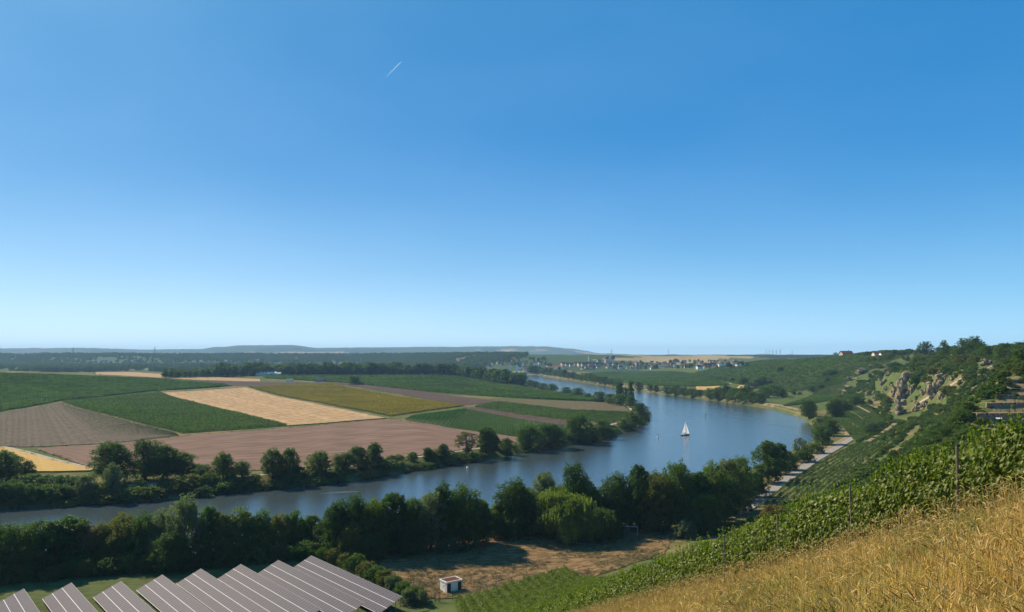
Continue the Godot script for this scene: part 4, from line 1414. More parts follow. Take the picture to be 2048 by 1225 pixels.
func build_things() -> void:
	M.alu = plain(0.5, 0.5, 0.51, 0.6, 0.2)
	M.cell = plain(0.07, 0.064, 0.08, 0.5, 0.1)
	M.hall = plain(0.5, 0.45, 0.38, 0.8, 0.1)
	M.frame = plain(0.26, 0.26, 0.27, 0.6, 0.15)
	M.steel = plain(0.3, 0.31, 0.32, 0.5)
	M.white = plain(0.8, 0.77, 0.7, 0.6)
	M.cream = plain(0.68, 0.58, 0.43, 0.8)
	M.ochre = plain(0.45, 0.32, 0.2, 0.85)
	M.green_steel = plain(0.015, 0.12, 0.09, 0.5)
	M.dark_green = plain(0.03, 0.06, 0.045, 0.6)
	M.roof_red = plain(0.2, 0.075, 0.045, 0.9)
	M.roof_brown = plain(0.12, 0.065, 0.05, 0.9)
	M.roof_grey = plain(0.09, 0.09, 0.1, 0.8)
	M.roof_gravel = soil(0.2, 0.08, 0.06, Vector2(3, 3), Vector2(0.6, 0.6))
	M.stone = soil(0.36, 0.31, 0.235, Vector2(9, 4), Vector2(2, 1))
	M.stone.uv1_triplanar = true
	M.stone.uv1_world_triplanar = true
	M.stone.uv1_scale = Vector3(0.12, 0.2, 0.12)
	M.stone.detail_enabled = false
	M.dark_stone = M.stone.duplicate()
	M.dark_stone.albedo_color = lin(0.33, 0.285, 0.22)
	M.black = plain(0.015, 0.015, 0.018, 0.7)
	M.sail = leafy(0.8, 0.79, 0.76, 0.6)
	M.sail.vertex_color_use_as_albedo = false
	M.sail.backlight = lin(0.6, 0.6, 0.58)
	M.skin = plain(0.42, 0.26, 0.18, 0.7)
	solar_park()
	meadow_things()
	boats()
	terraces_and_rocks()
	roadside()
	farms()
	towns()
	sky_and_pylons()
	print("things ", Time.get_ticks_msec())

func solar_park() -> void:
	var frame := Build.new()
	frame.cube(Vector3(0, 0, 0), Vector3(0.985, 0.035, 1.84))
	var glass := Build.new()
	glass.cube(Vector3(0, 0.012, 0), Vector3(0.935, 0.018, 1.79))
	var module := frame.mesh(M.frame)
	glass.into(module, M.cell)
	var axis := Vector3(0.64, 0, 0.768).normalized()
	var down := Vector3(-0.768, 0, 0.64).normalized()
	var tops := [[47, 1178], [142, 1166], [241, 1163], [324, 1150], [401, 1138], [481, 1129], [556, 1121], [622, 1112]]
	var where := ["farthest from the hedge", "second from the far end", "third from the far end", "fourth from the far end", "fourth from the hedge", "third from the hedge", "second from the hedge", "beside the hedge"]
	var tilt := asin(2.35 / 5.7)
	for k in tops.size():
		var apex := seen_at(tops[k][0], tops[k][1], 7.25)
		var o := thing("solar_array", Vector3(apex.x, land(apex.x, -apex.z), apex.z), "long tilted table of grey solar panels, the row %s" % where[k], "solar panel", "rows of solar panels")
		var origin := Vector3(0, apex.y - o.position.y, 0)
		var slope := (down * cos(tilt) - Vector3.UP * sin(tilt)).normalized()
		var nrm := slope.cross(axis)
		if nrm.y < 0: nrm = -nrm
		var basis := Basis(axis, nrm, axis.cross(nrm))
		for r in 3:
			for c in 41:
				var m := part(o, "module", module)
				m.transform = Transform3D(basis.rotated(axis, rng.randf_range(-0.004, 0.004)), origin + axis * (c + 0.5) + slope * (0.93 + r * 1.92))
		for r in 4:
			var b := Build.new()
			b.box(Transform3D(basis, origin + axis * 20.5 + slope * clampf(r * 1.92 - 0.03, 0.05, 5.7) - nrm * 0.02), Vector3(41.1, 0.05, 0.11))
			part(o, "rail", b.mesh(M.alu))
		for c in 9:
			for r in [1.0, 4.7]:
				var b := Build.new()
				var p: Vector3 = origin + axis * (0.8 + c * 4.9) + slope * r - nrm * 0.06
				b.bar(Vector3(p.x, -0.6, p.z), p, 0.06, 5)
				part(o, "support", b.mesh(M.steel))

func meadow_things() -> void:
	# transformer cabin
	var corner := seen(893, 1188)
	var along := Vector3(0.82, 0, -0.57).normalized()
	var turn := atan2(-along.z, along.x)
	var side := Vector3(-0.57, 0, -0.82)
	var o := thing("transformer_cabin", corner + along * 1.9 + side * 1.4, "small white transformer cabin with dark panels and gravel roof on brown meadow", "cabin", "", turn)
	var b := Build.new()
	b.cube(Vector3(0, 1.35, 0), Vector3(4.2, 2.9, 2.9))
	part(o, "wall", b.mesh(M.white))
	b = Build.new()
	b.cube(Vector3(0, 2.86, 1.5), Vector3(4.5, 0.34, 0.16)); b.cube(Vector3(0, 2.86, -1.5), Vector3(4.5, 0.34, 0.16))
	b.cube(Vector3(2.17, 2.86, 0), Vector3(0.16, 0.34, 2.84)); b.cube(Vector3(-2.17, 2.86, 0), Vector3(0.16, 0.34, 2.84))
	part(o, "roof_rim", b.mesh(M.white))
	b = Build.new()
	b.cube(Vector3(0, 2.86, 0), Vector3(4.18, 0.12, 2.84))
	part(o, "gravel_roof", b.mesh(M.roof_gravel))
	for x in [-1.45, 1.5]:
		b = Build.new()
		b.cube(Vector3(x, 1.35, 1.47), Vector3(0.95, 2.3, 0.05))
		for i in 9: b.cube(Vector3(x, 0.4 + i * 0.235, 1.505), Vector3(0.85, 0.05, 0.03))
		part(o, "louvre_panel", b.mesh(M.dark_green))
	b = Build.new()
	b.cube(Vector3(0.05, 1.3, 1.47), Vector3(1.4, 2.3, 0.05))
	part(o, "door", b.mesh(M.white))
	b = Build.new()
	b.cube(Vector3(-2.12, 1.3, -0.7), Vector3(0.05, 2.3, 1.1))
	part(o, "door", b.mesh(M.white))
	b = Build.new()
	b.cube(Vector3(-2.12, 1.3, 0.45), Vector3(0.05, 2.3, 1.1))
	o.scale = Vector3(0.9, 0.8, 0.97)
	var dr := part(o, "door", b.mesh(M.white))
	b = Build.new()
	b.cube(Vector3(-2.16, 1.4, 0.0), Vector3(0.03, 0.5, 0.12))
	b.cube(Vector3(-2.16, 1.75, 0.5), Vector3(0.02, 0.22, 0.3))
	part(dr, "handle_plate", b.mesh(M.black))
	b = Build.new()
	b.cube(Vector3(0, -0.05, 0), Vector3(4.4, 0.3, 3.1))
	part(o, "plinth", b.mesh(M.steel))
	# two goals
	for g in [[1006, 1068, 1052, 1094, "goal_frame", "pale metal goal frame with green sides on the meadow near the willow"], [1240, 1072, 1276, 1074, "goal_frame", "pale metal goal frame with green sides in the shade under trees"]]:
		var p := seen(g[0], g[1])
		var q := seen(g[2], g[3])
		var d := (q - p)
		d.y = 0
		var f := thing(g[4], p, g[5], "goal", "goal frames on the meadow", atan2(-d.z, d.x))
		var l := clampf(d.length(), 5.0, 9.0)
		b = Build.new()
		b.bar(Vector3(0, 2.75, 0), Vector3(l, 2.75, 0), 0.09, 6)
		part(f, "crossbar", b.mesh(M.alu))
		for x in [0.0, l]:
			b = Build.new()
			b.bar(Vector3(x, -0.2, 0), Vector3(x, 2.75, 0), 0.09, 6)
			b.bar(Vector3(x, -0.2, 1.5), Vector3(x, 2.6, 0), 0.05, 5)
			part(f, "post", b.mesh(M.steel))
		b = Build.new()
		b.cube(Vector3(l * 0.45, 1.35, 0), Vector3(0.9, 2.6, 0.1))
		part(f, "side_panel", b.mesh(M.green_steel))
		b = Build.new()
		for i in 6: b.bar(Vector3(l * 0.5 + i * l * 0.1, 0, 0.02 * i), Vector3(l * 0.55 + i * l * 0.09, 1.2 - 0.1 * (i % 3), 0.4), 0.03, 4)
		part(f, "brace", b.mesh(M.steel))
	# fence at the foot of the slope
	var line := ground_line(P([800, 1222, 862, 1206, 880, 1206, 905, 1203, 930, 1199, 960, 1193, 992, 1184, 1022, 1176, 1046, 1172, 1080, 1166, 1120, 1158, 1160, 1150]))
	var fo := thing("wire_fence", Vector3(line[0].x, land(line[0].x, line[0].y), -line[0].y), "thin dark wire fence with posts at the foot of the slope", "fence")
	var wires := [Build.new(), Build.new(), Build.new(), Build.new()]
	var last := Vector3.INF
	for i in line.size() - 1:
		var steps := maxi(1, int(line[i].distance_to(line[i + 1]) / 2.6))
		for k in steps:
			var w := line[i].lerp(line[i + 1], float(k) / steps)
			var at := spot(w.x, w.y) - fo.position
			b = Build.new()
			b.bar(at + Vector3(0, -0.4, 0), at + Vector3(0, 2.0, 0), 0.045, 5)
			part(fo, "post", b.mesh(M.dark_green))
			if last != Vector3.INF:
				for h in 4: wires[h].bar(last + Vector3(0, 0.4 + h * 0.5, 0), at + Vector3(0, 0.4 + h * 0.5, 0), 0.012, 3)
			last = at
	for h in 4: part(fo, "wire", wires[h].mesh(M.steel))
	for g in [[992, 1181, 1024, 1173, "dark steel gate panel"], [870, 1205, 878, 1204, "narrow dark steel gate"]]:
		var p := seen(g[0], g[1])
		var q := seen(g[2], g[3])
		var d := q - p
		var go := thing("steel_gate", p, "%s in the wire fence by the %s" % [g[4], "vines" if g[0] > 900 else "cabin"], "gate", "", atan2(-d.z, d.x))
		var l := Vector2(d.x, d.z).length()
		for x in [0.0, l]:
			b = Build.new()
			b.bar(Vector3(x, -0.3, 0), Vector3(x, 2.0, 0), 0.08, 6)
			part(go, "post", b.mesh(M.dark_green))
		b = Build.new()
		b.bar(Vector3(0, 1.85, 0), Vector3(l, 1.85, 0), 0.05, 4); b.bar(Vector3(0, 0.2, 0), Vector3(l, 0.2, 0), 0.05, 4)
		var bars := int(l / 0.35)
		for i in range(1, bars): b.bar(Vector3(i * l / bars, 0.2, 0), Vector3(i * l / bars, 1.85, 0), 0.02, 4)
		part(go, "grille", b.mesh(M.dark_green))

func body(o: Node3D, shirt: Material, seated: bool) -> void:
	# small standing or seated figure, one skin of tapered limbs
	var b := Build.new()
	var hip := 0.9 if not seated else 0.15
	b.tube([Vector3(0, hip, 0), Vector3(0, hip + 0.25, 0), Vector3(0, hip + 0.5, 0), Vector3(0, hip + 0.58, 0), Vector3(0, hip + 0.66, 0)], [0.15, 0.14, 0.19, 0.1, 0.05], 8, 0.65)
	b.tube([Vector3(0, hip + 0.64, 0), Vector3(0, hip + 0.7, 0.01), Vector3(0, hip + 0.79, 0.02), Vector3(0, hip + 0.87, 0.01), Vector3(0, hip + 0.9, 0)], [0.05, 0.075, 0.09, 0.075, 0.02], 8)
	for s in [-1.0, 1.0]:
		if seated: b.tube([Vector3(s * 0.09, hip + 0.05, 0), Vector3(s * 0.1, hip + 0.1, 0.42), Vector3(s * 0.1, hip - 0.3, 0.5)], [0.085, 0.065, 0.045], 6)
		else: b.tube([Vector3(s * 0.08, hip + 0.05, 0), Vector3(s * 0.1, 0.48, s * 0.12), Vector3(s * 0.09, 0.06, s * 0.16), Vector3(s * 0.09, 0.03, s * 0.16 + 0.14)], [0.09, 0.065, 0.045, 0.04], 6)
		b.tube([Vector3(s * 0.17, hip + 0.52, 0), Vector3(s * 0.24, hip + 0.25, -0.02), Vector3(s * 0.22, hip + 0.0, 0.12)], [0.055, 0.045, 0.035], 6)
	part(o, "body", b.mesh(shirt))

func boats() -> void:
	var at := seen_at(1370, 871, 0.0)
	var o := thing("sailboat", at, "white sailboat with two full sails crossing the river", "sailboat", "", 0.12)
	o.scale = Vector3.ONE * 0.84
	# lofted hull, bow towards +x
	var b := Build.new()
	var rows := []
	for i in 9:
		var t := i / 8.0
		var x := lerpf(-3.6, 4.0, t)
		var w := 1.15 * sin(PI * clampf(0.22 + t * 0.78, 0, 1)) + 0.02
		var top := 0.75 + 0.3 * t * t
		var deep := -0.35 * sin(PI * clampf(t, 0.05, 0.95))
		rows.append([Vector3(x, top, -w), Vector3(x - 0.1 * t, 0.15, -w * 0.85), Vector3(x - 0.3 * t, deep, 0), Vector3(x - 0.1 * t, 0.15, w * 0.85), Vector3(x, top, w)])
	for i in 8:
		for k in 4: b.quad(rows[i][k], rows[i][k + 1], rows[i + 1][k + 1], rows[i + 1][k])
	b.quad(rows[0][0], rows[0][1], rows[0][3], rows[0][4])
	b.tri(rows[0][1], rows[0][2], rows[0][3])
	part(o, "hull", b.mesh(M.black))
	b = Build.new()
	for i in 8: b.quad(rows[i][0] + Vector3(0, 0.02, 0), rows[i][4] + Vector3(0, 0.02, 0), rows[i + 1][4] + Vector3(0, 0.02, 0), rows[i + 1][0] + Vector3(0, 0.02, 0))
	part(o, "deck", b.mesh(M.white))
	b = Build.new()
	b.tube([Vector3(-1.0, 1.05, 0), Vector3(0.2, 1.15, 0), Vector3(1.6, 1.05, 0)], [0.55, 0.6, 0.3], 8, 0.6)
	part(o, "cabin", b.mesh(M.white))
	b = Build.new()
	b.tube([Vector3(0.7, 0.7, 0), Vector3(0.7, 11.4, 0)], [0.08, 0.05], 6)
	part(o, "mast", b.mesh(M.alu))
	b = Build.new()
	b.bar(Vector3(0.7, 2.0, 0), Vector3(-2.6, 2.0, 0.5), 0.06, 5)
	part(o, "boom", b.mesh(M.alu))
	var sails := [["mainsail", Vector3(0.6, 11.0, 0), Vector3(0.6, 2.1, 0), Vector3(-2.6, 2.1, 0.5)], ["jib", Vector3(0.9, 10.2, 0), Vector3(3.9, 1.3, 0), Vector3(1.3, 1.7, 0.6)]]
	for s in sails:
		b = Build.new()
		var n := 8
		for i in n:
			for k in n:
				var q := []
				for c in [[i, k], [i + 1, k], [i + 1, k + 1], [i, k + 1]]:
					var u: float = c[0] / float(n)
					var w: float = c[1] / float(n)
					var luff: Vector3 = s[1].lerp(s[2], u)
					var leech: Vector3 = s[1].lerp(s[3], u)
					var p := luff.lerp(leech, w)
					p.z += 0.45 * sin(PI * w) * u * (1.2 - u)
					q.append(p)
				b.quad(q[0], q[1], q[2], q[3])
		part(o, s[0], b.mesh(M.sail))
	b = Build.new()
	b.bar(Vector3(0.7, 11.3, 0), Vector3(3.95, 1.1, 0), 0.015, 3)
	b.bar(Vector3(0.7, 11.3, 0), Vector3(-3.5, 0.8, 0), 0.015, 3)
	part(o, "rigging", b.mesh(M.steel))
	var p1 := thing("person", at + Basis(Vector3.UP, 0.12) * Vector3(-2.2, 0.7, 0.1), "person in a pale shirt seated in the stern of the sailboat", "person", "", 1.7)
	body(p1, M.white, true)
	# buoys
	for g in [[935, 937, "white buoy with dark top floating off the ploughed field"], [1316, 875, "white buoy with dark top in the wake of the sailboat"], [1411, 832, "dark slender buoy beyond the sailboat"]]:
		var w := seen_at(g[0], g[1], 0.0)
		var bo := thing("buoy", w, g[2], "buoy")
		var f := Build.new()
		var dark: bool = g[0] == 1411
		f.tube([Vector3(0, -0.3, 0), Vector3(0, 0.1, 0), Vector3(0, 0.45, 0), Vector3(0, 0.8, 0)], [0.5, 0.65, 0.6, 0.25] if not dark else [0.3, 0.35, 0.3, 0.2], 10)
		part(bo, "float", f.mesh(M.white if not dark else M.black))
		f = Build.new()
		f.tube([Vector3(0, 0.7, 0), Vector3(0, 1.3, 0), Vector3(0, 1.35, 0), Vector3(0, 2.2, 0)], [0.1, 0.1, 0.3, 0.03], 7)
		part(bo, "topmark", f.mesh(M.black))
	# stretches of ruffled water
	M.ruffled = M.water.duplicate()
	M.ruffled.roughness = 0.32
	M.ruffled.normal_scale = 0.6
	for wv in [[[1215, 870, 1285, 870, 1358, 871], 0.9], [[1306, 820, 1340, 829, 1372, 835, 1400, 838], 6.0], [[1405, 819, 1450, 824, 1490, 829], 7.0], [[1455, 832, 1500, 838, 1545, 845], 16.0], [[1520, 846, 1560, 851, 1596, 856], 5.0], [[1292, 842, 1300, 850, 1290, 862], 8.0], [[640, 988, 680, 985, 720, 984], 3.0], [[1120, 772, 1170, 778, 1230, 788], 9.0]]:
		var s := Build.new()
		var pts: Array = P(wv[0])
		var wide: float = wv[1]
		var prev := []
		var n := 24
		for i in n + 1:
			var f := i / float(n) * (pts.size() - 1)
			var k := mini(int(f), pts.size() - 2)
			var c2: Vector2 = pts[k].lerp(pts[k + 1], f - k)
			var c := seen_at(c2.x, c2.y, 0.012)
			var w := wide * sin(PI * (0.06 + 0.88 * i / n)) * (1.0 + 0.5 * rough_noise.get_noise_2d(c.x * 6, c.z * 6))
			var e := [c + Vector3(0, 0, -w * 0.5), c + Vector3(0, 0, w * 0.5)]
			if prev.size():
				s.quad(prev[0], e[0], e[1], prev[1])
				for q in [prev[0], e[0], e[1], prev[1]]: s.uv.push_back(Vector2(q.x, q.z))
			prev = e
		structure("water_ripple", s.mesh(), M.ruffled)

func wall_line(parent_name: String, a: Vector3, b: Vector3, h: float, deep: float, label: String, group: String, mat: Material, shelf: Material = null) -> void:
	# dry-stone wall from a to b, courses of uneven blocks, ground held level behind it
	var o := thing(parent_name, a, label, "wall", group)
	var d := b - a
	var flat := Vector3(d.x, 0, d.z)
	var x := flat.normalized()
	var back := Vector3.UP.cross(x).normalized()
	if back.z > 0: back = -back
	var l := flat.length()
	var st := Build.new()
	var courses := maxi(2, int(h / 0.38))
	var basis := Basis(x, Vector3.UP, x.cross(Vector3.UP))
	for r in courses:
		var t := 0.0
		while t < l:
			var w := rng.randf_range(0.35, 0.95)
			var tone := rng.randf_range(0.6, 1.3)
			st.tint = Color(tone, tone * rng.randf_range(0.94, 1.0), tone * rng.randf_range(0.85, 1.0))
			if r == courses - 1 and rng.randf() < 0.35:
				t += w
				continue
			var base := a.lerp(b, clampf(t / l, 0, 1)).y - a.y
			st.box(Transform3D(basis, x * (t + w * 0.5) + Vector3(0, base + (r + 0.5) * h / courses - 0.15, 0) + back * rng.randf_range(0.2, 0.32)), Vector3(w * 0.97, h / courses * rng.randf_range(0.85, 1.02), 0.5))
			t += w
	var so := part(o, "stones", st.mesh(mat))
	so.set_meta("kind", "stuff")
	var sh := Build.new()
	var steps := maxi(2, int(l / 4.0))
	for i in steps:
		var p0 := x * (l * i / steps) + Vector3(0, lerpf(0, d.y, float(i) / steps) + h - 0.12, 0) + back * 0.3
		var p1 := x * (l * (i + 1) / steps) + Vector3(0, lerpf(0, d.y, float(i + 1) / steps) + h - 0.12, 0) + back * 0.3
		sh.quad(p0, p1, p1 + back * deep, p0 + back * deep)
		for q in 4: sh.uv.push_back(Vector2((i + (1 if q == 1 or q == 2 else 0)) * 4.0, deep if q > 1 else 0.0))
	part(o, "shelf", sh.mesh(shelf if shelf else M.tan_soil))

var boulders := []
func boulder(s: int) -> ArrayMesh:
	# angular block: a cube cut into facets and pushed about
	rng.seed = s
	var b := Build.new()
	var n := 5
	var f := FastNoiseLite.new()
	f.seed = s
	f.frequency = 0.9
	f.noise_type = FastNoiseLite.TYPE_CELLULAR
	f.fractal_octaves = 2
	for face in 6:
		var u: Vector3 = [Vector3.RIGHT, Vector3.LEFT, Vector3.FORWARD, Vector3.BACK, Vector3.RIGHT, Vector3.RIGHT][face]
		var w: Vector3 = [Vector3.UP, Vector3.UP, Vector3.UP, Vector3.UP, Vector3.BACK, Vector3.FORWARD][face]
		var o := u.cross(w)
		for i in n:
			for j in n:
				var q := []
				for c in [[0, 0], [0, 1], [1, 1], [1, 0]]:
					var p: Vector3 = o + u * ((i + c[0]) * 2.0 / n - 1.0) + w * ((j + c[1]) * 2.0 / n - 1.0)
					p = p.lerp(p.normalized() * 1.25, 0.45)
					p *= 0.82 + 0.34 * f.get_noise_3dv(p)
					q.append(p * 0.5)
				var tone := rng.randf_range(0.6, 1.25)
				b.tint = Color(tone, tone * 0.97, tone * rng.randf_range(0.84, 0.98))
				b.quad(q[0], q[1], q[2], q[3])
	return b.mesh()
func rock(px: float, base: float, top: float, width: float, s: int, label: String) -> void:
	if boulders.is_empty():
		for k in 6: boulders.append(boulder(500 + k))
	rng.seed = s
	var at := seen(px, base)
	var m := pixel_size(at)
	var h := (base - top) * m
	var w := width * m
	var o := thing("rock_outcrop", at, label, "rock", "limestone outcrops on the slope")
	var count := clampi(int(w * h / 5.0), 14, 70)
	for k in count:
		var f := (k + rng.randf()) / count
		var wide := rng.randf_range(0.2, 0.42) * w
		var tall := rng.randf_range(0.1, 0.2) * h + 1.0
		var p := Vector3(rng.randf_range(-0.5, 0.5) * (w - wide) * lerpf(1.0, 0.75, f), f * (h - tall * 0.6), 0)
		p += Vector3(0.5, 0, -0.25) * (h * 0.22 * f) + Vector3(0, 0, rng.randf_range(-0.2, 0.25) * w)
		var r := part(o, "boulder", boulders[rng.randi() % 6], M.rock if rng.randf() < 0.65 else M.dark_stone)
		r.transform = Transform3D(Basis(Vector3.UP, rng.randf() * TAU).rotated(Vector3.RIGHT, rng.randf_range(-0.2, 0.2)).scaled(Vector3(wide, tall * 1.3, wide * rng.randf_range(0.7, 1.2))), p)

func terraces_and_rocks() -> void:
	M.rock = M.stone.duplicate()
	M.rock.albedo_color = lin(0.33, 0.265, 0.185)
	for m in [M.rock, M.stone, M.dark_stone]: m.vertex_color_use_as_albedo = true
	rng.seed = 31
	# dry terraces above the vines
	var near_line := []
	var far_line := []
	for i in 6:
		var t := i / 5.0
		near_line.append(Vector3(lerpf(126, 178, t), 0, -209))
		far_line.append(Vector3(lerpf(160, 200, t), 0, -252))
	field("dry_terraces", near_line, far_line, 0.08, M.dry_shelf, 2.5, 0.3, 1.2)
	var walls := [[2014, 2160, 245.0, 1.35], [2000, 2160, 239.0, 1.1], [1988, 2160, 233.5, 1.2], [1968, 2160, 228.0, 1.3], [1948, 2160, 221.5, 2.1], [1944, 2160, 214.5, 1.4]]
	var nth := ["topmost of them", "second from the top", "third from the top", "fourth from the top", "the tall one with the dark niche", "lowest of them"]
	for k in walls.size():
		var w: Array = walls[k]
		var a := Vector3((w[0] - 1024.0) / FOCAL * w[2], spur_height(w[2]) - 0.1, -w[2])
		var b := Vector3((w[1] - 1024.0) / FOCAL * w[2], a.y + 0.3, -w[2] - 0.8)
		wall_line("terrace_wall", a, b, w[3], 2.6, "grey dry-stone terrace wall on the dry slope, %s" % nth[k], "dry-stone terrace walls", M.dark_stone, M.dry_shelf)
		# sparse young vines on the shelf
		if k < 5:
			var sb := Build.new()
			for r in 2:
				var t := 1.0
				while t < a.distance_to(b):
					var p := a.lerp(b, t / a.distance_to(b)) + Vector3(0, w[3] - 0.1, -1.0 - r * 1.2)
					for i in 5:
						var tn := rng.randf_range(0.7, 1.3)
						sb.tint = Color(tn, tn, tn)
						leaf(sb, p + Vector3(rng.randf_range(-0.4, 0.4), rng.randf_range(0.2, 0.8), 0), Vector3.UP, 0.3)
					t += rng.randf_range(1.0, 1.6)
			var so := solo("terrace_vines", sb.mesh(M.leaf_olive))
			tag(so, "thin line of young vines on a dry terrace", "vines", "", "stuff")
	# niche with awning in the tall wall
	var hut := Vector3((1982 - 1024.0) / FOCAL * 221.5, spur_height(221.5), -221.2)
	var hm := pixel_size(hut)
	var o := thing("wall_shelter", hut + Vector3(0, 0.2, 0.5), "dark arched shelter with pale awning set in the tall terrace wall", "shelter")
	var b := Build.new()
	b.tube([Vector3(11 * hm, -0.1, 0.2), Vector3(11 * hm, -0.1, -1.2)], [3.6 * hm, 3.6 * hm], 12)
	b.cube(Vector3(11 * hm, -0.4, -0.4), Vector3(7.2 * hm, 1.0, 1.3))
	part(o, "opening", b.mesh(M.black))
	b = Build.new()
	b.box(Transform3D(Basis(Vector3.RIGHT, 0.5), Vector3(3.5 * hm, 5 * hm * 0.5, 0.7)), Vector3(11 * hm, 0.08, 5 * hm))
	part(o, "awning", b.mesh(M.white))
	# walls between the terraced vines by the road
	for g in [[1688, 836, 1722, 858], [1701, 821, 1734, 842], [1719, 816, 1745, 830], [1740, 811, 1759, 820], [1664, 833, 1678, 836], [1678, 826, 1690, 828], [1687, 819, 1701, 821], [1700, 811, 1717, 812], [1742, 888, 1762, 876], [1772, 872, 1784, 862], [1786, 862, 1796, 852], [1686, 757, 1714, 758], [1684, 772, 1700, 775], [1676, 781, 1692, 784], [1702, 745, 1716, 744], [1670, 790, 1684, 792]]:
		var a := seen(g[0], g[1])
		var c := seen(g[2], g[3])
		wall_line("vineyard_wall", a, c, rng.randf_range(1.2, 1.9), 2.5, "pale dry-stone wall between terraced vines beside the road", "walls of the terraced vineyard", M.stone)
	# limestone
	var words := ["tall layered limestone tower on the steep slope", "broad limestone foot below the layered tower", "broken limestone crag right of the layered tower", "upper ledge of broken limestone under dark bushes", "small reddish limestone ledge among shrubs", "low pale limestone outcrop above the terraces", "pale limestone block at the foot of the crags", "long limestone ledge at the edge of the upper vines", "pale limestone step beside the upper vines", "low brown rock band below the crest", "narrow limestone rib between shrubs", "little limestone knob beside the stone stair", "low crag left of the layered tower", "low crag tucked behind the layered tower", "limestone shelf under the broken crag", "limestone lump between two crags", "limestone scrap above the roadside terraces", "weathered ledge near the top of the scrub", "weathered knob beside the upper ledge"]
	for k in crags.size(): rock(crags[k][0], crags[k][1], crags[k][2], crags[k][3], k + 1, words[k])
	rng.seed = 32
	structure("stone_stair", strip(ground_line(P([1832, 812, 1850, 800, 1868, 790, 1888, 779, 1912, 766, 1940, 754, 1966, 742, 1988, 732])), 0, 1.6, 0.25), M.gravel)
	# vines on the terraces
	protos.terrace_vines = field("vineyard_ground", P([1668, 838, 1692, 862, 1714, 888]), P([1714, 808, 1742, 822, 1770, 846]), 0.15, M.vine_soil, 6, 0.3)
	protos.upper_vines = field("vineyard_ground", P([1566, 814, 1612, 808, 1652, 803]), P([1640, 768, 1676, 754, 1704, 746]), 0.15, M.vine_soil, 8, 0.3)
	var piece := [hedge_piece(4, 1.7, 0.7, 150, 0.34, 21), hedge_piece(4, 1.7, 0.7, 150, 0.34, 22)]
	rng.seed = 33
	plant_rows(protos.terrace_vines, true, 2.4, 4.0, piece, "bright vine rows on stone terraces above the road end", "terrace_rows", "vineyard")
	plant_rows(protos.upper_vines, true, 3.0, 4.0, piece, "vine rows climbing the nose of the hill behind the dark tree", "terrace_rows", "vineyard")

func roadside() -> void:
	var base := seen(1513, 1030)
	var m := pixel_size(base)
	var o := thing("wooden_pole", base, "grey wooden pole with crossbar and wire beside the road", "pole")
	var h := 46.0 * m
	var b := Build.new()
	b.tube([Vector3(0, -0.5, 0), Vector3(0, h, 0)], [0.14, 0.1], 7)
	part(o, "mast", b.mesh(M.old_wood))
	b = Build.new()
	b.bar(Vector3(-12 * m, h - 0.1, 0), Vector3(12 * m, h - 0.35, 0), 0.09, 5)
	part(o, "crossbar", b.mesh(M.old_wood))
	b = Build.new()
	b.bar(Vector3(0, h * 0.66, 0), Vector3(60 * m, h * 0.68, 0), 0.05, 4)
	part(o, "cable", b.mesh(M.alu))
	for g in [[1497, 1026, "white", "person in a white top walking on the road beside the pole"], [1494, 1030, "steel", "person in grey walking on the road beside the pole"]]:
		var p := thing("person", seen(g[0], g[1]), g[3], "person", "", rng.randf() * 6)
		body(p, M[g[2]], false)
	for g in [1488, 1495]:
		var p := thing("person", seen(g, 814), "person in dark clothes standing on the pale towpath across the bend", "person", "people on the towpath", rng.randf() * 6)
		body(p, M.black, false)

func house_mesh(l: float, w: float, h: float, pitch: float) -> Array:
	var wall := Build.new()
	wall.cube(Vector3(0, h * 0.5 - 0.5, 0), Vector3(l, h + 1.0, w))
	for s in [-1.0, 1.0]: wall.tri(Vector3(s * l * 0.5, h, -w * 0.5), Vector3(s * l * 0.5, h + pitch, 0), Vector3(s * l * 0.5, h, w * 0.5))
	var roof := Build.new()
	var e := 0.5
	var ridge_a := Vector3(-l * 0.5 - e, h + pitch + 0.15, 0)
	var ridge_b := Vector3(l * 0.5 + e, h + pitch + 0.15, 0)
	for s in [-1.0, 1.0]:
		var p := Vector3(-l * 0.5 - e, h - 0.3, s * (w * 0.5 + e))
		var q := Vector3(l * 0.5 + e, h - 0.3, s * (w * 0.5 + e))
		roof.quad(ridge_a, ridge_b, q, p)
		roof.quad(ridge_a - Vector3(0, 0.2, 0), p - Vector3(0, 0.2, 0), q - Vector3(0, 0.2, 0), ridge_b - Vector3(0, 0.2, 0))
		roof.quad(p, q, q - Vector3(0, 0.2, 0), p - Vector3(0, 0.2, 0))
	var chimney := Build.new()
	chimney.cube(Vector3(l * 0.2, h + pitch + 0.3, w * 0.1), Vector3(0.6, 1.6, 0.6))
	return [wall.mesh(), roof.mesh(), chimney.mesh()]
var house_kinds := []
func house(at: Vector3, big: float, label: String, group: String, walls: Material, roofs: Material, turn: float, called := "house", which := -1) -> void:
	var k: Array = house_kinds[which if which >= 0 else rng.randi() % house_kinds.size()]
	var o := thing(called, at, label, "house", group, turn)
	part(o, "wall", k[0], walls)
	var r := part(o, "roof", k[1], roofs)
	part(r, "chimney", k[2], M.roof_red)
	o.scale = Vector3.ONE * big

